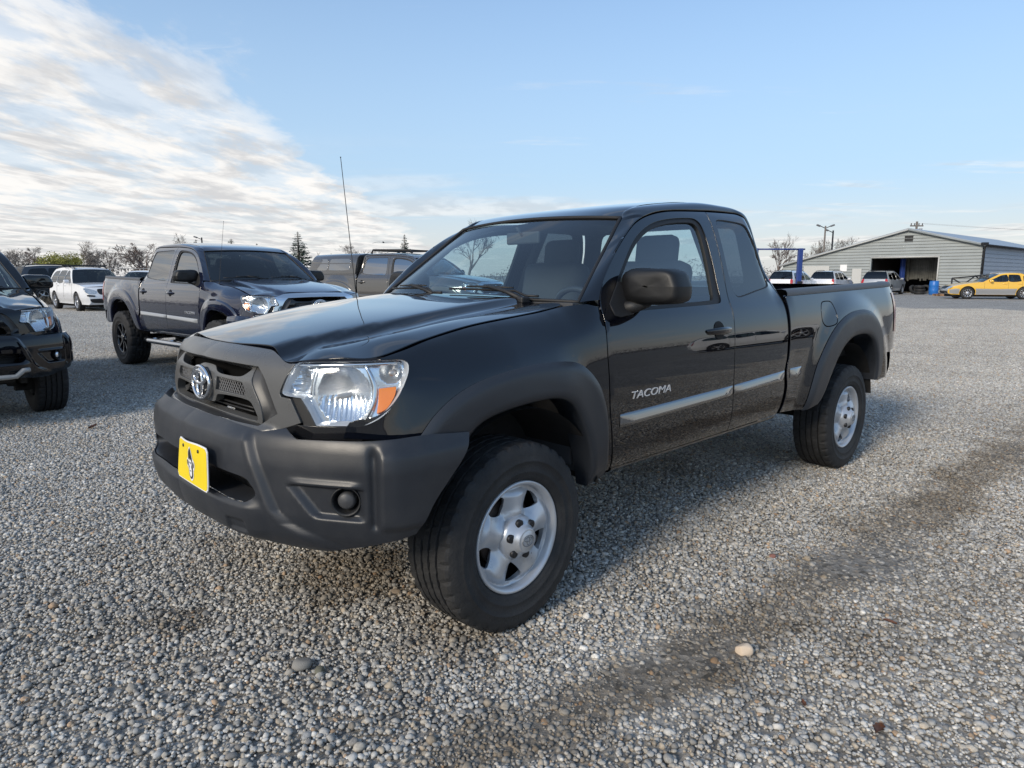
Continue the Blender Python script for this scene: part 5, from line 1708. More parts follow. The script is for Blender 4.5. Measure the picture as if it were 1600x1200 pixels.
def gravel():
    """loose pebbles: one tile of stones instanced over the part of the lot near the camera"""
    T = 1.6
    rr = np.random.default_rng(5)
    def ico(sub):
        bm = bmesh.new(); bmesh.ops.create_icosphere(bm, subdivisions=sub, radius=1)
        v = np.array([q.co[:] for q in bm.verts]); f = np.array([[q.index for q in p.verts] for p in bm.faces]); bm.free(); return v, f
    I1, I2 = ico(1), ico(2)
    def variants(I, n):
        out = []
        for _ in range(n):
            v = I[0].copy()
            # flatten against a few random planes: water-worn but still faceted
            for _k in range(5):
                d = rr.normal(size=3); d /= np.linalg.norm(d); h = rr.uniform(.62, .9)
                s = v @ d; v -= np.outer(np.maximum(0, s - h) * .85, d)
            v *= 1 + .06 * rr.normal(size=(len(v), 1))
            out.append(v)
        return out
    V1, V2 = variants(I1, 10), variants(I2, 14)
    sizes = []
    area_ = 0
    n_big = 3900; n_small = 13500
    vs_, fs_, cs_ = [], [], []
    off = 0
    pal = np.array([[.44, .425, .395], [.345, .333, .308], [.53, .505, .46], [.40, .365, .31], [.235, .225, .21], [.45, .385, .30], [.63, .605, .555], [.36, .36, .35], [.40, .285, .19], [.31, .265, .21]])
    wt = np.array([.20, .18, .13, .12, .10, .08, .05, .08, .025, .035]); wt /= wt.sum()
    for i in range(n_big + n_small):
        big = i < n_big
        r = rr.uniform(.0078, .0132) * (1 + .5 * (rr.random() < .07)) if big else rr.uniform(.0042, .0085)
        v = (V2[rr.integers(len(V2))] if big else V1[rr.integers(len(V1))]) 
        f = (I2 if big else I1)[1]
        q = rr.normal(size=4); q /= np.linalg.norm(q); a, b, c, d = q
        Rm = np.array([[1 - 2 * (c * c + d * d), 2 * (b * c - a * d), 2 * (b * d + a * c)], [2 * (b * c + a * d), 1 - 2 * (b * b + d * d), 2 * (c * d - a * b)], [2 * (b * d - a * c), 2 * (c * d + a * b), 1 - 2 * (b * b + c * c)]])
        sc = np.array([1.0, rr.uniform(.70, 1.0), rr.uniform(.50, .8)])
        th = rr.uniform(0, 6.283); Rz = np.array([[math.cos(th), -math.sin(th), 0], [math.sin(th), math.cos(th), 0], [0, 0, 1]])
        tilt = rr.normal() * .35; Rx = np.array([[1, 0, 0], [0, math.cos(tilt), -math.sin(tilt)], [0, math.sin(tilt), math.cos(tilt)]])
        w = (v @ Rm.T) * sc * r @ Rx.T @ Rz.T
        z = rr.uniform(-.25, .75) * r * .6 if big else rr.uniform(-.3, 1.0) * r * .6
        w = w + np.array([rr.uniform(-T / 2, T / 2), rr.uniform(-T / 2, T / 2), z])
        col = pal[rr.choice(len(pal), p=wt)] * rr.uniform(.80, 1.18)
        vs_.append(w); fs_.append(f + off); cs_.append(np.repeat(np.append(col, 1)[None], len(w), 0)); off += len(w)
    V = np.concatenate(vs_); F = np.concatenate(fs_); Cc = np.concatenate(cs_)
    me = bpy.data.meshes.new('gravel')
    me.vertices.add(len(V)); me.vertices.foreach_set('co', V.ravel())
    me.loops.add(F.size); me.loops.foreach_set('vertex_index', F.ravel().astype(np.int32))
    me.polygons.add(len(F)); me.polygons.foreach_set('loop_start', np.arange(0, F.size, 3, dtype=np.int32))
    me.polygons.foreach_set('use_smooth', np.ones(len(F), bool))
    me.update()
    at = me.color_attributes.new('stone_colour', 'FLOAT_COLOR', 'POINT'); at.data.foreach_set('color', Cc.ravel().astype(np.float32))
    m = bpy.data.materials.new('pebbles'); m.use_nodes = True
    nt = m.node_tree; b = nt.nodes['Principled BSDF']; b.inputs['Roughness'].default_value = .80; b.inputs['Specular IOR Level'].default_value = .3
    a = nt.nodes.new('ShaderNodeAttribute'); a.attribute_name = 'stone_colour'
    nz = nt.nodes.new('ShaderNodeTexNoise'); nz.inputs['Scale'].default_value = 160; nz.inputs['Detail'].default_value = 4
    ge = nt.nodes.new('ShaderNodeNewGeometry'); nt.links.new(ge.outputs['Position'], nz.inputs['Vector'])
    mr = nt.nodes.new('ShaderNodeMapRange'); nt.links.new(nz.outputs['Fac'], mr.inputs[0]); mr.inputs[1].default_value = .3; mr.inputs[2].default_value = .7; mr.inputs[3].default_value = .78; mr.inputs[4].default_value = 1.18
    cc = nt.nodes.new('ShaderNodeCombineColor'); 
    for i in range(3): nt.links.new(mr.outputs[0], cc.inputs[i])
    mx = nt.nodes.new('ShaderNodeMix'); mx.data_type = 'RGBA'; mx.blend_type = 'MULTIPLY'; mx.inputs[0].default_value = 1
    nt.links.new(a.outputs['Color'], mx.inputs[6]); nt.links.new(cc.outputs[0], mx.inputs[7])
    col, tot = gravel_color_nodes(nt, mx.outputs[2]); nt.links.new(col, b.inputs['Base Color'])
    me.materials.append(m)
    o = bpy.data.objects.new('gravel', me); COL.objects.link(o)
    tag(o, 'loose grey and tan pebbles covering the lot', 'gravel', kind='stuff')
    # which tiles: a wedge a little wider than the view, out to 34 m
    pts = []
    Rk = random.Random(4)
    for i in range(-24, 25):
        for j in range(-1, 23):
            x, y = i * T, j * T + .3
            if y < 0 and abs(x) > 3: continue
            if abs(x) > .98 * max(0, y) + 3.4 or math.hypot(x, y) > 34: continue
            pts.append((x, y, Rk.randrange(4)))
    ng = bpy.data.node_groups.new('gravel_spread', 'GeometryNodeTree')
    ng.interface.new_socket('Geometry', in_out='INPUT', socket_type='NodeSocketGeometry')
    ng.interface.new_socket('Geometry', in_out='OUTPUT', socket_type='NodeSocketGeometry')
    gi = ng.nodes.new('NodeGroupInput'); go = ng.nodes.new('NodeGroupOutput')
    grid = ng.nodes.new('GeometryNodeMeshGrid')
    nx, ny = 49, 24
    grid.inputs['Size X'].default_value = (nx - 1) * T; grid.inputs['Size Y'].default_value = (ny - 1) * T
    grid.inputs['Vertices X'].default_value = nx; grid.inputs['Vertices Y'].default_value = ny
    tr = ng.nodes.new('GeometryNodeTransform'); tr.inputs['Translation'].default_value = (0, (ny - 1) * T / 2 - T + .3, 0)
    ng.links.new(grid.outputs[0], tr.inputs['Geometry'])
    m2p = ng.nodes.new('GeometryNodeMeshToPoints'); ng.links.new(tr.outputs[0], m2p.inputs[0])
    # keep the wedge
    pos = ng.nodes.new('GeometryNodeInputPosition'); sp = ng.nodes.new('ShaderNodeSeparateXYZ'); ng.links.new(pos.outputs[0], sp.inputs[0])
    def M(op, a, b=None):
        n = ng.nodes.new('ShaderNodeMath'); n.operation = op
        for i, v in enumerate((a, b)):
            if v is None: continue
            if isinstance(v, (int, float)): n.inputs[i].default_value = v
            else: ng.links.new(v, n.inputs[i])
        return n.outputs[0]
    lim = M('ADD', M('MULTIPLY', M('MAXIMUM', sp.outputs[1], 0.0), .98), 3.4)
    far = M('GREATER_THAN', M('SQRT', M('ADD', M('MULTIPLY', sp.outputs[0], sp.outputs[0]), M('MULTIPLY', sp.outputs[1], sp.outputs[1]))), 34.0)
    out_ = M('MAXIMUM', M('GREATER_THAN', M('ABSOLUTE', sp.outputs[0]), lim), far)
    de = ng.nodes.new('GeometryNodeDeleteGeometry'); de.domain = 'POINT'
    ng.links.new(m2p.outputs[0], de.inputs[0]); ng.links.new(out_, de.inputs[1])
    iop = ng.nodes.new('GeometryNodeInstanceOnPoints'); ng.links.new(de.outputs[0], iop.inputs['Points']); ng.links.new(gi.outputs[0], iop.inputs['Instance'])
    rv = ng.nodes.new('FunctionNodeRandomValue'); rv.data_type = 'INT'; rv.inputs[4].default_value = 0; rv.inputs[5].default_value = 3
    mm = M('MULTIPLY', rv.outputs[2], math.pi / 2)
    cx = ng.nodes.new('ShaderNodeCombineXYZ'); ng.links.new(mm, cx.inputs[2])
    ng.links.new(cx.outputs[0], iop.inputs['Rotation'])
    ng.links.new(iop.outputs[0], go.inputs[0])
    md = o.modifiers.new('spread', 'NODES'); md.node_group = ng
gravel()
# ------------------------------------------------------------------ background: trees, workshop, yard things
BARK = mat('bark', (.16, .14, .125), .9, var=.3)
TWIG = mat('twigs', (.20, .178, .16), .9, var=.25, vscale=.7)  # lightened: distance haze is put into the twig colour
TWIG_R = mat('reddish_twigs', (.165, .13, .118), .9, var=.25, vscale=.7)
LEAF_Y = mat('yellow_green_leaves', (.30, .28, .06), .7, var=.4, vscale=1.2)
NEEDLE = mat('conifer_needles', (.055, .080, .060), .8, var=.4, vscale=1.5)

def bare_tree(h, spread, seed, depth=6, thick=1.0):
    """leafless tree: (trunk mesh, crown of branches and twigs)"""
    R = random.Random(seed); trunk = MB(); crown = MB()
    def br(p, d, L, r, k):
        n = 3 if k < 2 else 2
        pts = [p]; q = p; dd = d
        for i in range(n):
            dd = (dd + Vector((R.gauss(0, .16), R.gauss(0, .16), R.gauss(.03, .10)))).normalized()
            q = q + dd * (L / n); pts.append(q)
        rr = [r * (1 - .45 * i / n) for i in range(n + 1)]
        (trunk if k == 0 else crown).tube(pts, rr, 6 if k == 0 else 3, cap=False)
        if k >= depth: return
        nb = R.randint(2, 4) if k else R.randint(4, 6)
        for i in range(nb):
            t = R.uniform(.35, 1.0) if k else R.uniform(.45, 1.0)
            j = min(n - 1, int(t * n)); b = pts[j].lerp(pts[j + 1], t * n - j)
            az = R.uniform(0, 6.283); sp = R.uniform(.45, 1.0) * spread
            u = dd.orthogonal().normalized(); v = dd.cross(u)
            nd_ = (dd + (u * math.cos(az) + v * math.sin(az)) * sp + Vector((0, 0, .12))).normalized()
            br(b, nd_, L * R.uniform(.58, .78), max(.012 * thick, r * .52), k + 1)
    br(Vector((0, 0, 0)), Vector((0, 0, 1)), h * .36, h * .022 * thick, 0)
    return trunk, crown

def leafy_crown(h, w, n, seed, size, base=.25):
    R = random.Random(seed); mb = MB()
    cl = [(R.gauss(0, w * .24), R.gauss(0, w * .24), h * R.uniform(base + .12, .92), R.uniform(.14, .28) * w) for _ in range(16)]
    for i in range(n):
        c = cl[R.randrange(16)]
        d = Vector((R.gauss(0, 1), R.gauss(0, 1), R.gauss(0, .9))).normalized() * c[3] * R.random() ** .4
        p = Vector(c[:3]) + d
        u = Vector((R.gauss(0, 1), R.gauss(0, 1), R.gauss(0, 1))).normalized(); v = u.orthogonal().normalized()
        s = size * R.uniform(.6, 1.4)
        mb.add([p - u * s, p + v * s * .6, p + u * s, p - v * s * .6], [(0, 1, 2, 3)])
    return mb

def conifer(h, w, seed):
    R = random.Random(seed); tr = MB(); cr_ = MB()
    tr.tube([(0, 0, 0), (0, 0, h * .5), (0, 0, h)], [h * .022, h * .014, h * .003], 6)
    z = h * .08
    while z < h * .985:
        t = z / h; rad = w * .5 * (1 - t) ** .85 * R.uniform(.75, 1.15)
        nb = 9 if t < .8 else 6
        for i in range(nb):
            a = R.uniform(0, 6.283); L = rad * R.uniform(.65, 1.1)
            d = Vector((math.cos(a), math.sin(a), R.uniform(-.25, .12)))
            for s in range(5):
                q = Vector((0, 0, z)) + d * L * (s + .6) / 5
                for _ in range(3):
                    u = (d + Vector((R.gauss(0, .6), R.gauss(0, .6), R.gauss(-.1, .4)))).normalized(); v = u.orthogonal().normalized(); sz = L * .15 * R.uniform(.6, 1.2) + .05
                    cr_.add([q, q + u * sz + v * sz * .35, q + u * sz * 1.7, q + u * sz - v * sz * .35], [(0, 1, 2, 3)])
        z += h * .032
    return tr, cr_

PROTO = {}
def tree_meshes(kind):
    if kind not in PROTO:
        sd = sum(map(ord, kind))
        if kind.startswith('bare'):
            t, c = bare_tree(8, 1.0 if 'wide' in kind else .75, sd, 6, 1.0)
        elif kind.startswith('dense'):
            t, c = bare_tree(6, 1.15, sd, 6, 1.3)
        elif kind.startswith('leafy'):
            t, c0 = bare_tree(5, .9, sd, 3, 1.0); c = leafy_crown(5, 5.5, 5200, sd, .12)
            c.add(c0.v, c0.f)
        else:
            t, c = conifer(9, 4.6, sd)
        H = max(v[2] for v in c.v)
        PROTO[kind] = (t.mesh('trunk', False), c.mesh('crown', False), H)
    return PROTO[kind]
def plant_tree(px, top, dist, kind, label, name='bare_tree', m=TWIG, wide=1.0, rz=0.0):
    tm, cm, H = tree_meshes(kind)
    p_ = px_at(px, top, dist)
    r = empty(name, (p_.x, p_.y, -.02), rz)
    k = p_.z / H
    r.scale = (k * wide, k * wide, k)
    obj('trunk', tm, BARK, r); obj('crown', cm, m, r)
    tag(r, label, 'tree', 'trees along the far edge of the lot')
    return r
TREES = [
    (12, 386, 92, 'bare_a', 'bare grey tree at the far left edge behind the black truck', 'bare_tree', TWIG, 1.2),
    (38, 383, 96, 'bare_wide_b', 'bare grey tree above the black truck windscreen at far left', 'bare_tree', TWIG, 1.2),
    (52, 392, 84, 'dense_c', 'low dense brown tree just left of the yellow green trees', 'bare_tree', TWIG_R, 1.2),
    (78, 391, 78, 'leafy_d', 'yellow green leafy tree, left of the pair behind the dark SUV', 'leafy_tree', LEAF_Y, 1.05),
    (98, 392, 80, 'leafy_e', 'yellow green leafy tree, right of the pair beside the white SUV roof', 'leafy_tree', LEAF_Y, 1.0),
    (114, 375, 90, 'bare_f', 'tall bare grey tree rising over the white SUV roof', 'bare_tree', TWIG, 1.0),
    (142, 387, 94, 'dense_g', 'brown bare bushy tree right of the white SUV roof rack', 'bare_tree', TWIG, 1.3),
    (166, 384, 98, 'bare_wide_h', 'slender bare tree between the two brown bushy trees', 'bare_tree', TWIG, 1.1),
    (216, 379, 86, 'dense_i', 'big dark reddish bare tree left of the blue truck cab', 'bare_tree', TWIG_R, 1.35),
    (192, 388, 95, 'bare_j', 'small bare tree at the left flank of the dark reddish tree', 'bare_tree', TWIG, 1.1),
    (284, 363, 105, 'bare_k', 'bare tree showing above the blue truck roof beside the lamp post', 'bare_tree', TWIG, 1.0),
    (306, 375, 110, 'conifer_l', 'small dark conifer above the blue truck roof', 'conifer', NEEDLE, 2.2),
    (361, 374, 112, 'conifer_m', 'dark conifer tip above the middle of the blue truck roof', 'conifer', NEEDLE, 2.4),
    (401, 381, 118, 'conifer_n', 'tiny conifer tip above the right of the blue truck roof', 'conifer', NEEDLE, 1.6),
    (465, 363, 88, 'conifer_o', 'tall green conifer standing right of the blue truck', 'conifer', NEEDLE, 1.75),
    (491, 392, 95, 'bare_p', 'low bare tree between the tall conifer and the canopy truck', 'bare_tree', TWIG, 1.4),
    (563, 380, 110, 'bare_wide_q', 'bare tree above the canopy of the grey brown truck', 'bare_tree', TWIG, 1.5),
    (632, 367, 112, 'conifer_r', 'small conifer above the roof rack of the grey brown truck', 'conifer', NEEDLE, 1.2),
    (731, 342, 84, 'bare_s', 'bare twiggy tree above the black truck windscreen corner', 'bare_tree', TWIG, .9),
    (1220, 362, 74, 'bare_t', 'bare tree right of the black truck cab by the blue lift', 'bare_tree', TWIG_R, .75),
    (1277, 370, 90, 'bare_u', 'thin bare tree behind the workshop roof left of the light pole', 'bare_tree', TWIG, .8),
    (1316, 368, 92, 'bare_wide_v', 'thin bare tree behind the workshop roof right of the light pole', 'bare_tree', TWIG, .9),
]
for px, top, dist, kind, label, name, m, wide in TREES:
    plant_tree(px, top, dist, kind, label, name, m, wide, random.uniform(0, 6))

def far_wood():
    """brown-grey brush that reads as one mass along the horizon, all round the lot"""
    R = random.Random(9); mb = MB()
    for i in range(34000):
        a = R.uniform(0, 6.283); rad = R.uniform(118, 150)
        x, y = rad * math.sin(a), rad * math.cos(a)
        h = 2.6 + 1.3 * math.sin(a * 9) + 1.2 * math.sin(a * 23 + 1) + .8 * math.sin(a * 57)
        z = abs(R.gauss(0, .5)) * max(1.2, h)
        s = R.uniform(.22, .5)
        u = Vector((R.gauss(0, 1), R.gauss(0, 1), R.gauss(0, 1.2))).normalized(); v = u.orthogonal().normalized()
        p = Vector((x, y, min(z, max(.6, h) * R.uniform(.6, 1.05))))
        mb.add([p - u * s, p + v * s * .22, p + u * s, p - v * s * .22], [(0, 1, 2, 3)])
    o = mb.build('far_brush', mat('brush', (.17, .15, .135), .95, var=.35, vscale=.1), fixn=False)
    tag(o, 'brown grey brush along the horizon', 'brush', kind='stuff')
far_wood()

def weeds():
    R = random.Random(2); mb = MB()
    for i in range(9000):
        x = R.uniform(-30, -17.6); y = 33.5 + (x + 24) * .12 + R.gauss(0, .7)
        h = R.uniform(.12, .55) * (1 - .3 * R.random())
        a = R.uniform(0, 6.283); l = R.gauss(0, .28); w = .022
        p = Vector((x, y, 0)); t = p + Vector((l * math.cos(a), l * math.sin(a), h)); q = Vector((math.cos(a + 1.57), math.sin(a + 1.57), 0)) * w
        mb.add([p - q, p + q, t], [(0, 1, 2)])
    o = mb.build('dry_weeds', mat('dry_weeds', (.085, .075, .058), .95, var=.4, vscale=.6), fixn=False)
    tag(o, 'dry brown weeds behind the white SUV', 'weeds', kind='stuff')
weeds()

def fence():
    r = empty('chain_link_fence', (-22, 62, 0))
    tag(r, 'low wire fence with thin posts in front of the left tree line', 'fence')
    m = mat('galvanised', (.30, .31, .32), .5, metal=.6)
    pts = [(-36 + 3 * i, 0 + .12 * i) for i in range(17)]
    for x, y in pts:
        mb = MB(); mb.tube([(x, y, 0), (x, y, 2.05)], .035, 6); mb.build('post', m, r)
    for z in (2.03, 1.5, 1.0, .5):
        mb = MB(); mb.tube([(x, y, z) for x, y in pts], .022 if z > 2 else .010, 4); mb.build('rail' if z > 2 else 'wire', m, r)
fence()

def workshop():
    a = math.radians(48); C = px_at(1528, 459, 50.0); C.z = 0
    r = empty('workshop', C, 0)
    tag(r, 'pale grey green metal workshop with a wide open doorway', 'building')
    u = Vector((-math.cos(a), math.sin(a), 0))       # along the gable front, to the left
    v = Vector((math.sin(a), math.cos(a), 0))        # along the right wall, away
    W_ = 15.0; apex = 5.0; HR = 3.6; slope = .265; HA = HR + apex * slope; HL = HA - (W_ - apex) * slope
    front = mat('metal_siding', (.29, .315, .315), .6, var=.10, vscale=.5)
    sidem = mat('metal_siding_shaded', (.30, .33, .38), .55, var=.06, vscale=.5)  # same siding, the bluish shade of this wall put into the colour
    roofm = mat('metal_roof', (.36, .39, .42), .45, metal=.3)
    trim = mat('white_trim', (.50, .50, .48), .55)
    def top(s): return HR + s * slope if s < apex else HA - (s - apex) * slope
    d0, d1, dh = 2.73, 7.6, 2.82
    # each board of the lapped siding is its own piece
    n = 0
    z = 0.0; bh = .235
    while z < HA:
        # where the board lies under the roof line
        zt = z + bh * .5
        s0 = 0.0 if zt < HR else (zt - HR) / slope
        s1 = W_ if zt < HL else apex + (HA - zt) / slope
        spans = [(s0, s1)]
        if z < dh - .02: spans = [(s0, d0), (d1, s1)]
        for aa, bb in spans:
            if bb - aa < .1: continue
            p0 = u * aa; p1 = u * bb; nrm = Vector((-v.x, -v.y, 0))
            mb = MB()
            za, zb_ = z + .012, z + bh
            vv = [p0 + nrm * .075 + Vector((0, 0, za)), p1 + nrm * .075 + Vector((0, 0, za)), p1 + nrm * .012 + Vector((0, 0, zb_)), p0 + nrm * .012 + Vector((0, 0, zb_)), p0 + Vector((0, 0, za)), p1 + Vector((0, 0, za))]
            mb.add(vv, [(0, 1, 2, 3), (4, 5, 1, 0)])
            mb.build('siding_board', front, r)
        z += bh
    # wall core behind the boards
    mb = MB()
    poly = [(0, 0), (d0, 0), (d0, dh), (d1, dh), (d1, 0), (W_, 0), (W_, HL), (apex, HA), (0, HR)]
    k = len(poly)
    mb.add([u * s + Vector((0, 0, z)) for s, z in poly] + [u * s + v * .2 + Vector((0, 0, z)) for s, z in poly], [tuple(range(k)), tuple(range(2 * k - 1, k - 1, -1))] + [(i, (i + 1) % k, (i + 1) % k + k, i + k) for i in range(k)])
    mb.build('front_wall', front, r)
    LL = 26
    z = 0
    while z < HR - .1:
        mb = MB(); nrm = -u
        mb.add([nrm * .045 + Vector((0, 0, z + .012)), v * LL + nrm * .045 + Vector((0, 0, z + .012)), v * LL + nrm * .012 + Vector((0, 0, z + .30)), nrm * .012 + Vector((0, 0, z + .30))], [(0, 1, 2, 3)])
        mb.build('side_board', sidem, r); z += .30
    mb = MB(); mb.add([Vector((0, 0, 0)), v * LL, v * LL + Vector((0, 0, HR)), Vector((0, 0, HR))], [(0, 1, 2, 3)])
    mb.add([u * W_, u * W_ + v * LL, u * W_ + v * LL + Vector((0, 0, HL)), u * W_ + Vector((0, 0, HL))], [(0, 1, 2, 3)])
    mb.add([v * LL, u * W_ + v * LL, u * W_ + v * LL + Vector((0, 0, HL)), u * apex + v * LL + Vector((0, 0, HA)), v * LL + Vector((0, 0, HR))], [(0, 1, 2, 3, 4)])
    mb.build('side_wall', sidem, r)
    e = .28
    def slab(s0, z0, s1, z1):
        mb = MB(); f = -v * .25
        q = [u * s0 + f + Vector((0, 0, z0)), u * s1 + f + Vector((0, 0, z1)), u * s1 + v * LL + Vector((0, 0, z1)), u * s0 + v * LL + Vector((0, 0, z0))]
        mb.add(q + [w + Vector((0, 0, .10)) for w in q], [(0, 1, 2, 3), (7, 6, 5, 4), (0, 4, 5, 1), (1, 5, 6, 2), (2, 6, 7, 3), (3, 7, 4, 0)])
        return mb.build('roof', roofm, r)
    slab(-e, HR - e * slope + .01, apex, HA + .01); slab(apex, HA + .01, W_ + e, HL - e * slope + .01)
    # trim on the gable edge, door frame, vent, small doors, sign, gutter
    def bar(s0, z0, s1, z1, t, m, nm, out=.10):
        mb = MB(); mb.tube([u * s0 - v * out + Vector((0, 0, z0)), u * s1 - v * out + Vector((0, 0, z1))], t, 4); return mb.build(nm, m, r)
    bar(-.2, HR - .06, apex, HA - .02, .07, front, 'gable_trim', .27); bar(apex, HA - .02, W_ + .2, HL - .06, .07, trim, 'gable_trim', .27)
    bar(d0, dh, d1, dh, .09, trim, 'door_header'); bar(d0, 0, d0, dh, .06, trim, 'door_jamb'); bar(d1, 0, d1, dh, .06, front, 'door_jamb')
    def rect(s0, z0, s1, z1, m, nm, out=.07):
        mb = MB(); q = [(s0, z0), (s1, z0), (s1, z1), (s0, z1)]
        P_ = [u * s - v * out + Vector((0, 0, z)) for s, z in q]; Q = [u * s + Vector((0, 0, z)) for s, z in q]
        mb.add(P_ + Q, [(0, 1, 2, 3), (0, 4, 5, 1), (1, 5, 6, 2), (2, 6, 7, 3), (3, 7, 4, 0)])
        return mb.build(nm, m, r)
    rect(apex - .35, HA - .95, apex + .25, HA - .45, M_['black_plastic'], 'gable_vent')
    rect(8.27, 0, 9.0, 1.95, trim, 'side_door', .10); rect(9.45, 1.74, 10.0, 2.28, M_['white_ink'], 'notice_board', .10); rect(10.9, 0, 13.1, 2.2, trim, 'garage_door', .10)
    # eaves along the right wall with gutter
    mb = MB(); mb.tube([-u * .3 - v * .1 + Vector((0, 0, HR - .05)), -u * .3 + v * LL + Vector((0, 0, HR - .05))], .09, 6); mb.build('gutter', M_['dark_metal'], r)
    mb = MB(); mb.tube([-u * .12 - v * .05 + Vector((0, 0, 0)), -u * .12 - v * .05 + Vector((0, 0, HR - .2)), -u * .3 - v * .08 + Vector((0, 0, HR - .02))], .07, 6); mb.build('downpipe', M_['dark_metal'], r)
    mb = MB(); mb.box(-u * .15 - v * .22 + Vector((0, 0, HR + .05)), (.45, .25, .22), bev=.04); mb.build('flood_lamp', M_['dark_metal'], r)
    # inside: floor, back wall, hanging strip curtain, darkened in colour to look unlit
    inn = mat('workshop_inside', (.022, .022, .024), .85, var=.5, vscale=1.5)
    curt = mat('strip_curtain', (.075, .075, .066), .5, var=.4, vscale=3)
    mb = MB()
    b0, b1 = u * (d0 - .3) + v * 9, u * (d1 + .3) + v * 9
    f0, f1 = u * (d0 - .3) + v * .25, u * (d1 + .3) + v * .25
    H = Vector((0, 0, 3.1))
    mb.add([b0, b1, b1 + H, b0 + H], [(0, 1, 2, 3)]); mb.add([f0, b0, b0 + H, f0 + H], [(0, 1, 2, 3)]); mb.add([f1, b1, b1 + H, f1 + H], [(0, 1, 2, 3)]); mb.add([f0 + H, f1 + H, b1 + H, b0 + H], [(0, 1, 2, 3)])
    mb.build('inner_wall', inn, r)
    R = random.Random(8)
    for i in range(22):
        s = d0 + .55 + i * .13
        mb = MB(); d_ = v * (2.4 + R.uniform(-.05, .05)); zb_ = 1.05 + R.uniform(-.12, .12)
        mb.add([u * s + d_ + Vector((0, 0, zb_)), u * (s + .12) + d_ + Vector((0, 0, zb_)), u * (s + .12) + d_ + Vector((0, 0, 2.85)), u * s + d_ + Vector((0, 0, 2.85))], [(0, 1, 2, 3)])
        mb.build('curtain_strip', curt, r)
    # concrete apron in front
    mb = MB(); q = [u * -1.5 - v * .1, u * -1.5 - v * 2.2, u * 10 - v * 2.2, u * 10 - v * .1]
    mb.add([C + w + Vector((0, 0, .004)) for w in q], [(0, 1, 2, 3)])
    o = mb.build('apron', mat('concrete', (.42, .41, .39), .8, var=.1, vscale=1)); tag(o, kind='structure')
    return C, u, v, (d0, d1, dh)
WC, WU, WV, WD = workshop()

BLUE_P = mat('blue_post_paint', (.018, .045, .20), .45, var=.1)
def lift_post(base, h, label, bar_to=None):
    r = empty('car_lift', base)
    tag(r, label, 'car lift', 'blue lifts at the workshop')
    mb = MB(); mb.box((0, 0, h / 2), (.30, .28, h), bev=.03); mb.build('post', BLUE_P, r)
    mb = MB(); mb.box((0, 0, .03), (.6, .5, .05)); mb.build('base_plate', M_['dark_metal'], r)
    mb = MB(); mb.box((.02, -.18, .75), (.34, .14, .5), bev=.03); mb.build('carriage', M_['dark_metal'], r)
    if bar_to:
        mb = MB(); mb.tube([(.3, 0, h - .06), (bar_to, 0, h - .06)], .06, 6); mb.build('cross_bar', BLUE_P, r)
        mb = MB(); mb.box((bar_to, 0, h / 2), (.30, .28, h), bev=.03); mb.build('post', BLUE_P, r)
    return r
p_ = px_at(1251, 388, 46.0)
lift_post((p_.x, p_.y, 0), p_.z, 'blue two post car lift standing outside left of the workshop', -3.0)
q = WC + WU * 5.75 + WV * 1.6
lift_post((q.x, q.y, 0), 2.85, 'blue lift post inside the open workshop doorway')

def light_pole(px, top, dist, label, double):
    p_ = px_at(px, top, dist)
    r = empty('light_pole', (p_.x, p_.y, 0)); tag(r, label, 'light pole')
    h = p_.z
    mb = MB(); mb.tube([(0, 0, 0), (0, 0, h)], [.16, .10], 8); mb.build('pole', BARK if double else M_['dark_metal'], r)
    for s in ((-1, 1) if double else (-1,)):
        mb = MB(); mb.tube([(0, 0, h - .3), (s * .8, 0, h + .05)], .05, 6); mb.build('arm', M_['dark_metal'], r)
        mb = MB(); mb.box((s * .9, 0, h + .05), (.5, .3, .20), bev=.05, M=Matrix.Rotation(-.35 * s, 4, 'Y')); mb.build('lamp_head', mat('lamp_grey2', (.14, .14, .145), .5), r)
    return r
light_pole(1290, 353, 88, 'wooden pole with twin floodlights behind the workshop roof', True)
light_pole(1302, 360, 92, 'slim single arm street light right of the twin floodlight pole', False)
light_pole(315, 371, 100, 'small lamp post above the blue truck roof', False)
def utility_pole(px, top, dist, label):
    p_ = px_at(px, top, dist); h = p_.z
    r = empty('utility_pole', (p_.x, p_.y, 0)); tag(r, label, 'utility pole')
    mb = MB(); mb.tube([(0, 0, 0), (0, 0, h)], [.17, .12], 8); mb.build('pole', BARK, r)
    mb = MB(); mb.box((0, 0, h - .5), (1.5, .12, .14)); mb.build('cross_arm', BARK, r)
    for s in (-.65, -.25, .25, .65):
        mb = MB(); mb.tube([(s, 0, h - .42), (s, 0, h - .2)], .05, 6); mb.build('insulator', M_['dark_metal'], r)
    mb = MB(); mb.tube([(.35, -.2, h - 1.5), (.35, -.2, h - .8)], .20, 10); mb.build('transformer', mat('transformer', (.3, .31, .32), .5), r)
    return r, h
up, uh = utility_pole(1433, 346, 80, 'utility pole with cross arm behind the workshop ridge')
mb = MB()
pA = Vector(up.location) + Vector((0, 0, uh - .2))
for s in (-1, 1):
    a = pA + Vector((s * .65, 0, 0)); b = Vector((130, 80, uh - 1 + .5)); mid = [(a.lerp(b, t / 10) + Vector((0, 0, -1.4 * 4 * (t / 10) * (1 - t / 10)))) for t in range(11)]
    wm = MB(); wm.tube(mid, .009, 4); o = wm.build('power_line', mat('wire_grey', (.25, .25, .26), .6)); tag(o, 'thin %s power line running right from the utility pole' % ('near' if s < 0 else 'far'), 'power line', 'power lines')

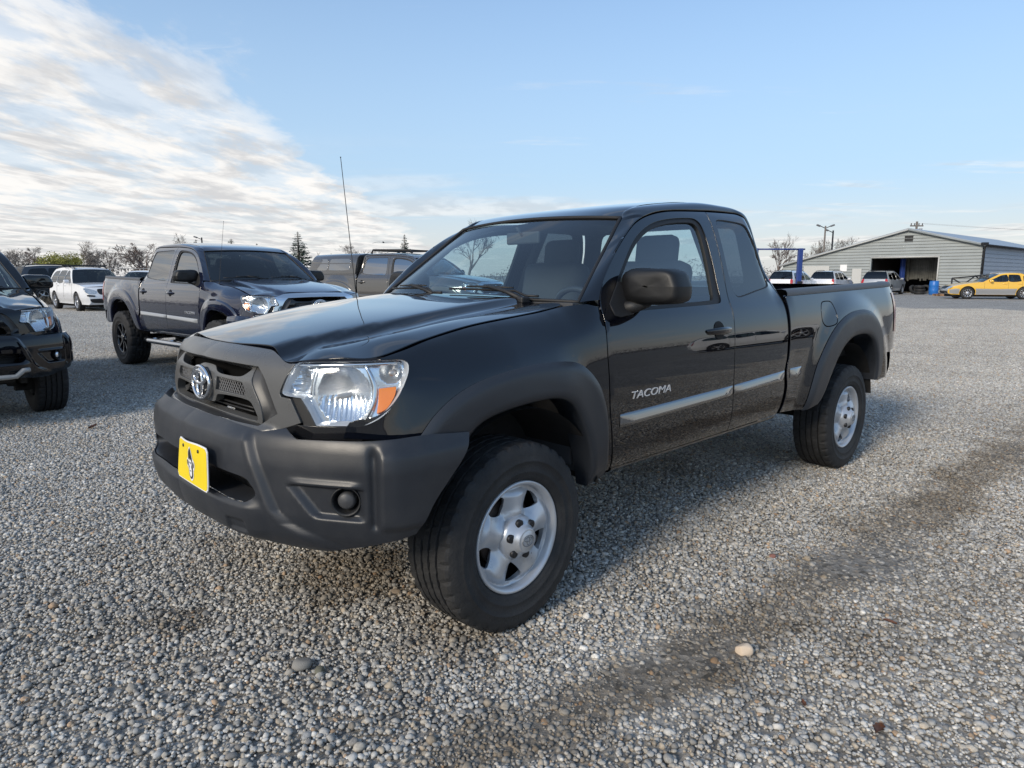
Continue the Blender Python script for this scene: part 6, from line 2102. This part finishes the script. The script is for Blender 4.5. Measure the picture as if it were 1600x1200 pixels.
# barrel, tyres, scrap by the doorway
def barrel():
    x, y = px_ground(1458, 460.5)
    r = empty('barrel', (x, y, 0)); tag(r, 'bright blue plastic barrel standing beside the workshop doorway', 'barrel')
    m = mat('blue_plastic', (.02, .15, .48), .4)
    mb = MB(); mb.lathe([(.001, .0), (.27, .0), (.30, .04), (.31, .25), (.322, .30), (.31, .35), (.31, .62), (.322, .67), (.31, .72), (.30, .92), (.27, .97)], 28, 'z'); mb.build('drum', m, r)
    mb = MB(); mb.lathe([(.29, .95), (.30, 1.0), (.27, 1.0), (.26, .96), (.001, .96)], 28, 'z'); mb.build('lid_rim', m, r)
barrel()
def old_tyre(loc, label, tilt):
    mb = MB(); prof = [(.20, -.09), (.30, -.11), (.345, -.07), (.35, 0), (.345, .07), (.30, .11), (.20, .09), (.20, -.09)]
    mb.lathe(prof, 28, 'z')
    o = mb.build('old_tyre', M_['tyre']); o.location = loc; o.rotation_euler = tilt
    tag(o, label, 'tyre', 'old tyres in the workshop doorway')
for i, (px, py, z, t, lb) in enumerate(((1436, 460, .11, (0, 0, 0), 'old tyre lying flat at the bottom of the doorway pile'), (1437, 460, .33, (.08, 0, 0), 'old tyre lying second in the doorway pile'), (1436, 460, .55, (-.05, .05, 0), 'old tyre lying third in the doorway pile'), (1426, 459, .33, (1.2, .1, .4), 'old tyre leaning against the left of the doorway pile'), (1445, 459, .34, (1.25, 0, -.5), 'old tyre leaning between the pile and the blue barrel'))):
    x, y = px_ground(px, py); old_tyre((x, y, z), lb, t)
def scrap():
    x, y = px_ground(1474, 460)
    r = empty('scrap_heap', (x, y, 0)); tag(r, 'small heap of rusty scrap metal right of the blue barrel', 'scrap')
    R = random.Random(6)
    ms = [mat('rust', (.16, .075, .035), .8, var=.4), M_['dark_metal'], mat('scrap_grey', (.22, .22, .22), .5, metal=.5), BARK]
    for i in range(30):
        mb = MB(); a = R.uniform(0, 6.28); l = R.uniform(.3, .9); c = Vector((R.gauss(0, .45), R.gauss(0, .35), R.uniform(.05, .55)))
        d = Vector((math.cos(a), math.sin(a), R.gauss(0, .4))).normalized() * l / 2
        mb.tube([c - d, c + d], R.uniform(.02, .06), 5); mb.build('metal_scrap', ms[i % 4], r)
scrap()
def pallet():
    x, y = px_ground(1476, 462.5)
    r = empty('pallet', (x, y, 0)); tag(r, 'low wooden pallet lying in front of the scrap heap', 'pallet')
    m = mat('pallet_wood', (.34, .20, .11), .8, var=.3)
    for i in range(6):
        mb = MB(); mb.box((-.5 + i * .2, 0, .13), (.13, .9, .025)); mb.build('slat', m, r)
    for s in (-.4, 0, .4):
        mb = MB(); mb.box((0, s, .06), (1.15, .09, .10)); mb.build('runner', m, r)
pallet()
def planter():
    c = WC + WU * .95 - WV * .35
    r = empty('low_block_wall', (c.x, c.y, 0), math.atan2(WU.y, WU.x)); tag(r, 'low tan block wall right of the doorway under the siding', 'wall')
    m = mat('tan_block', (.34, .29, .23), .85, var=.15)
    for j in range(3):
        for i in range(6):
            mb = MB(); mb.box((-1.2 + i * .41 + (.2 if j % 2 else 0), 0, .14 + j * .205), (.40, .22, .195), bev=.01); mb.build('block', m, r)
planter()
def frame():
    q = px_at(1512, 459, 47.5)
    r = empty('metal_frame', (q.x, q.y, 0)); tag(r, 'black tubular metal frame behind the yellow car bonnet', 'frame')
    for pts in ([(-1.2, 0, 0), (-1.2, 0, 1.2)], [(1.2, 0, 0), (1.2, 0, 1.4)], [(-1.2, 0, 1.2), (1.2, 0, 1.4)], [(-1.2, 0, .7), (1.2, 0, .8)], [(-1.2, 0, 1.2), (-.4, 0, .75), (.4, 0, 1.35), (1.2, 0, .8)]):
        mb = MB(); mb.tube(pts, .05, 6); mb.build('tube', M_['dark_metal'], r)
frame()

# loose stones and leaves that stand out on the gravel
def rock(px, py, r, m, label, seed, flat=.7):
    R = np.random.default_rng(seed)
    bm = bmesh.new(); bmesh.ops.create_icosphere(bm, subdivisions=3, radius=1)
    for _ in range(9):
        d = R.normal(size=3); d /= np.linalg.norm(d); h = R.uniform(.55, .85)
        for v in bm.verts:
            s = v.co.dot(Vector(d))
            if s > h: v.co -= Vector(d) * (s - h) * .9
    me = bpy.data.meshes.new('rock'); bm.to_mesh(me); bm.free()
    me.polygons.foreach_set('use_smooth', [True] * len(me.polygons))
    x, y = px_ground(px, py)
    o = obj('rock', me, m); o.location = (x, y, r * flat * .55); o.scale = (r, r * .8, r * flat); o.rotation_euler = (0, 0, seed)
    tag(o, label, 'stone', 'larger stones on the gravel')
rock(1162, 1022, .034, mat('pale_stone', (.62, .50, .38), .85, var=.15, vscale=20), 'pale cream angular stone lying on the gravel at lower right', 3, .85)
rock(474, 1042, .042, mat('grey_stone', (.24, .23, .21), .85, var=.2, vscale=25), 'large rounded grey stone lying on the gravel at lower left', 4, .6)
rock(500, 1052, .026, mat('olive_stone', (.14, .135, .10), .85, var=.2, vscale=25), 'smaller olive stone beside the large rounded grey stone', 5, .6)
rock(618, 926, .026, mat('tan_stone', (.24, .19, .14), .85, var=.2, vscale=25), 'brown stone on the darker gravel below the front bumper', 6, .5)
rock(1207, 872, .022, mat('red_stone', (.26, .12, .09), .85, var=.2, vscale=25), 'small reddish stone on the gravel right of the front wheel', 7, .6)
def leaf(px, py, s, label, seed):
    R = random.Random(seed); mb = MB()
    x, y = px_ground(px, py); rows = []
    for i in range(9):
        t = i / 8; w = .42 * math.sin(math.pi * t) ** .7 * (1 + .3 * math.sin(t * 19 + seed)) + .01
        rows.append([((t - .5) * s * 2, k * w * s, .012 + .3 * s * abs(k) ** 1.5 + .12 * s * math.sin(t * 3 + seed)) for k in (-1, -.5, 0, .5, 1)])
    mb.grid(rows)
    o = mb.build('fallen_leaf', mat('dead_leaf', (.13, .055, .03), .7, var=.3, vscale=30)); o.location = (x, y, .012); o.rotation_euler = (0, 0, R.uniform(0, 6))
    tag(o, label, 'leaf', 'dead leaves on the gravel')
leaf(1372, 1152, .034, 'largest dead brown leaf near the bottom right of the gravel', 1)
leaf(1390, 981, .024, 'dead brown leaf on the gravel above the largest leaf', 2)
leaf(1255, 1110, .018, 'tiny dead brown leaf left of the largest leaf', 3)
leaf(145, 671, .05, 'dead brown leaf on the gravel in front of the left black truck', 4)
FWD = (-0.591164, 3.107057, 0.0); YAW = 3.902117
hero = make_pickup(dict(name='pickup_truck', loc=FWD, rz=YAW, label='large black extended cab pickup truck with yellow front plate in the foreground', paint=PAINT_BLACK, plate=True, mould=PAINT_TRIM, rear_glass=glass('quarter_privacy_glass', (.10, .12, .14), 2.2), badge=True, mirror=M_['mirror_black']))
# ------------------------------------------------------------------ the other vehicles
def bird():
    p_ = px_at(599, 380, 60); r = empty('bird', p_); tag(r, 'small dark bird flying above the canopy truck', 'bird')
    mb = MB(); rows = []
    for s in range(-6, 7):
        t = s / 6; z = .10 * (1 - abs(t) * .2) - .16 * (abs(t) - .45) ** 2 * 2; w = .16 * (1 - abs(t)) + .02
        rows.append([(t * .95, -w, z), (t * .95, 0, z + .02), (t * .95, w, z)])
    mb.grid(rows)
    mb.tube([(0, -.28, .06), (0, -.12, .08), (0, .1, .08), (0, .32, .06)], [.02, .07, .06, .03], 8)
    o = mb.build('body', M_['dark_metal'], r)
bird()

blue = make_pickup(dict(loc=(-2.991, 8.945, 0), rz=-.732, cab='double', lift=.045, label='dark navy crew cab pickup truck parked behind the black truck on off road tyres', paint=NAVY,
    flare=NAVY, bumper=NAVY, grille=M_['chrome'], bars=M_['gloss_black'], mould=SILVER, tyre=(.415, .30), wheel_style='offroad', rimr=.228, rim_m=M_['gloss_black'], wheel_y=.955, nerf=True, badge=True, group='pickup trucks in the lot',
    glass=glass('blue_truck_glass', (.42, .50, .52), 1.9), side_glass=glass('blue_truck_side_glass', (.10, .12, .13), 4.5), rear_bumper=M_['chrome_step']))
left = make_pickup(dict(loc=(-5.332, 6.246, 0), rz=-.796, cab='double', lift=-.02, label='black pickup truck cut off by the left edge of the photo with round fog lamp', paint=BLACK2,
    flare=BLACK2, bumper=BLACK2, grille=BLACK2, bars=M_['gloss_black'], tyre=(.385, .265), fog_lit=True, skid=True, antenna=False, group='pickup trucks in the lot', mirror=M_['gloss_black'], wheel_style='five', rim_m=M_['alloy']))
grey = make_pickup(dict(loc=(-1.178, 17.167, 0), rz=-.528, cab='double', lift=.02, label='grey brown crew cab pickup truck with a camper canopy over its bed', paint=TAUPE,
    flare=TAUPE, bumper=TAUPE, grille=M_['chrome'], bars=M_['gloss_black'], mould=TAUPE, tyre=(.39, .27), wheel_style='five', rim_m=M_['alloy'], group='pickup trucks in the lot', antenna=False, side_glass=glass('grey_truck_side_glass', (.12, .13, .13), 4.5)))
grey.scale = (1.08,) * 3
def canopy(root):
    rows = []
    prof = [(.855, 1.29), (.85, 1.34), (.80, 1.55), (.74, 1.69), (.66, 1.75), (.45, 1.785), (0, 1.795)]
    full = prof + [(-y, z) for y, z in reversed(prof[:-1])]
    def sec(x, k, lean): return [(x - lean * (z - 1.29), y * k, 1.29 + (z - 1.29) * (1 if k == 1 else .98)) for y, z in full]
    rows = [sec(-2.64, .99, 0.0), sec(-2.70, 1, 0), sec(-3.4, 1, 0), sec(-4.14, 1, -.12), sec(-4.22, .985, -.22)]
    me = loft_mesh('canopy', rows, center=(-3.4, 0, 1.2))
    c = obj('canopy', me, TAUPE, root); c.location.z = .02
    mb = MB(); mb.add([(x, y, z) for x, y, z in sec(-4.22, .985, -.22)], [tuple(range(len(full)))]); mb.build('canopy_door', M_['car_dark_glass'], c)
    mb = MB(); mb.add([(x, y, z) for x, y, z in sec(-2.64, .99, 0)], [tuple(range(len(full)))]); mb.build('canopy_front', TAUPE, c)
    def yy(z): return .85 - (z - 1.34) * .27 + .006
    for s in (1, -1):
        for a, b, nm in ((-2.82, -3.52, 'canopy_window'), (-3.56, -3.92, 'canopy_window')):
            lp = cr([(a, 1.40), (a - .02, 1.62), (a - .06, 1.65), (b + .05, 1.65), (b + (.02 if b > -3.6 else .16), 1.62), (b, 1.40), (b + .04, 1.375), (a - .04, 1.375)], True, .05)
            obj(nm, panel_mesh(nm, lp, lambda x, z: (x, yy(z), z), .08, center=(-3.4, 0, 1.4), mirror=(s < 0), flange=.004), glass('grey_truck_side_glass'), c)
    # low roof rack on the cab
    for s in (1, -1):
        mb = MB(); mb.tube([(-1.15, .50 * s, 1.77), (-1.2, .50 * s, 1.84), (-2.35, .50 * s, 1.86), (-2.4, .50 * s, 1.78)], .025, 6); o = mb.build('rack_rail', BLACKP, root); o.location.z = .02
    for x in (-1.3, -1.65, -2.0, -2.3):
        mb = MB(); mb.box((x, 0, 1.845), (.06, 1.0, .03)); o = mb.build('rack_bar', BLACKP, root); o.location.z = .02
canopy(grey)

suv('w1', (-16.3, 27.0, 0), math.radians(-42), 'white SUV with black roof bars parked between the two trucks at left', WHITE, crossbars=(-1.5, -2.2), wheel_style='five', group='parked SUVs', screen_m=M_['car_glass'], side_glass=glass('white_suv_glass', (.16, .17, .16), 2.6))
suv('d1', (-22.4, 36.8, 0), math.radians(58), 'dark grey wagon seen past the left black truck mirror', DKGREY, group='parked SUVs', side_glass=M_['car_dark_glass'], scale=1.1)
suv('w2', (-25.3, 45.5, 0), math.radians(-80), 'small far white van between the white SUV and the navy truck bed', WHITE, group='parked SUVs', rails=False)
# behind the black truck's bed, in front of the workshop
suv('r1', (21.0, 49.4, 0), math.radians(46), 'white SUV partly hidden behind the black cab, left of the blue lift', WHITE, group='SUVs parked by the workshop')
suv('r2', (24.8, 51.8, 0), math.radians(48), 'white SUV seen from behind, between the blue lift and the silver SUV', WHITE, group='SUVs parked by the workshop', side_glass=M_['car_dark_glass'])
suv('r3', (28.7, 51.7, 0), math.radians(46), 'silver SUV with red tail lights in front of the open doorway', SILVER, group='SUVs parked by the workshop', side_glass=M_['car_dark_glass'])

# stands outside the frame on the right, seen mirrored in the black truck's doors
suv('r4', (22.5, 11.5, 0), math.radians(97), 'white SUV outside the frame, mirrored in the rear door of the black truck', WHITE, group='SUVs parked by the workshop')

BAJA = dict(
    nose=[(.78, .26), (.90, .32), (.93, .46), (.90, .58), (.84, .64), (.72, .70)],
    hood=[(.72, .70), (.4, .79), (0, .86), (-.40, .91), (-.72, .94)],
    screen=[(-.72, .94), (-1.1, 1.16), (-1.50, 1.36)],
    roof=[(-1.50, 1.36), (-1.7, 1.41), (-2.1, 1.435), (-2.5, 1.42), (-2.66, 1.39)],
    backlight=[(-2.66, 1.39), (-2.82, 1.24), (-2.98, 1.07)],
    tail=[(-2.98, 1.07), (-3.3, 1.055), (-3.78, 1.04), (-3.86, .85), (-3.88, .55), (-3.82, .36), (-3.7, .28)])
baja = make_car(dict(key='baja', name='parked_car', cat='car', label='yellow orange and silver pickup car parked by the workshop at right', loc=(27.3, 41.2, 0), rz=math.radians(165), paint=YELLOW, w=.88, belt=.93, zb=.24, wb=2.75, R=.335, scale=1.06,
    profile=BAJA, windows=[[(-1.02, .985), (-1.35, 1.18), (-1.60, 1.305), (-1.78, 1.34), (-1.90, 1.33), (-1.92, .975)], [(-1.99, .975), (-1.97, 1.33), (-2.05, 1.352), (-2.38, 1.348), (-2.50, 1.31), (-2.54, 1.15), (-2.55, .985)], [(-2.67, 1.0), (-2.66, 1.28), (-2.70, 1.28), (-2.86, 1.05), (-2.82, 1.0)]],
    mirror_x=-1.1, gaps=((-.80, .4, .93), (-1.955, .4, .95), (-2.62, .62, .97)), handles=(-1.8, -2.5), rails=True, rail_m=M_['alloy'], wheel_style='ten', rim_m=mat('bright_alloy', (.75, .76, .78), .25, metal=.7), tw=.22,
    cladding=[([(.84, .30, 'c'), (.87, .52, 'c'), (.60, .58, 'c'), (.40, .56, 'c'), (.41, .40, 'c'), (.42, .28, 'c')], SILVER), ([(-.42, .25, 'c'), (-.41, .45, 'c'), (-.36, .58, 'c'), (-1.4, .56, 'c'), (-2.39, .58, 'c'), (-2.34, .45, 'c'), (-2.33, .25, 'c')], SILVER), ([(-3.17, .26, 'c'), (-3.16, .45, 'c'), (-3.12, .60, 'c'), (-3.80, .60, 'c'), (-3.84, .40, 'c'), (-3.74, .28, 'c')], SILVER)],
    nose_m=SILVER, lamps=[([(.48, .69), (.80, .70), (.80, .60), (.50, .60)], M_['lamp_clear'], 'headlight', True), ([(.66, .95), (.82, .95), (.84, .72), (.68, .72)], M_['red_lens'], 'tail_light', False)],
    patches=[([(-.40, .69), (.40, .69), (.36, .58), (-.36, .58)], BLACKP, 'grille', True), ([(-.6, .42), (.6, .42), (.55, .30), (-.55, .30)], M_['liner'], 'lower_grille', True)], screen_m=M_['car_glass']))
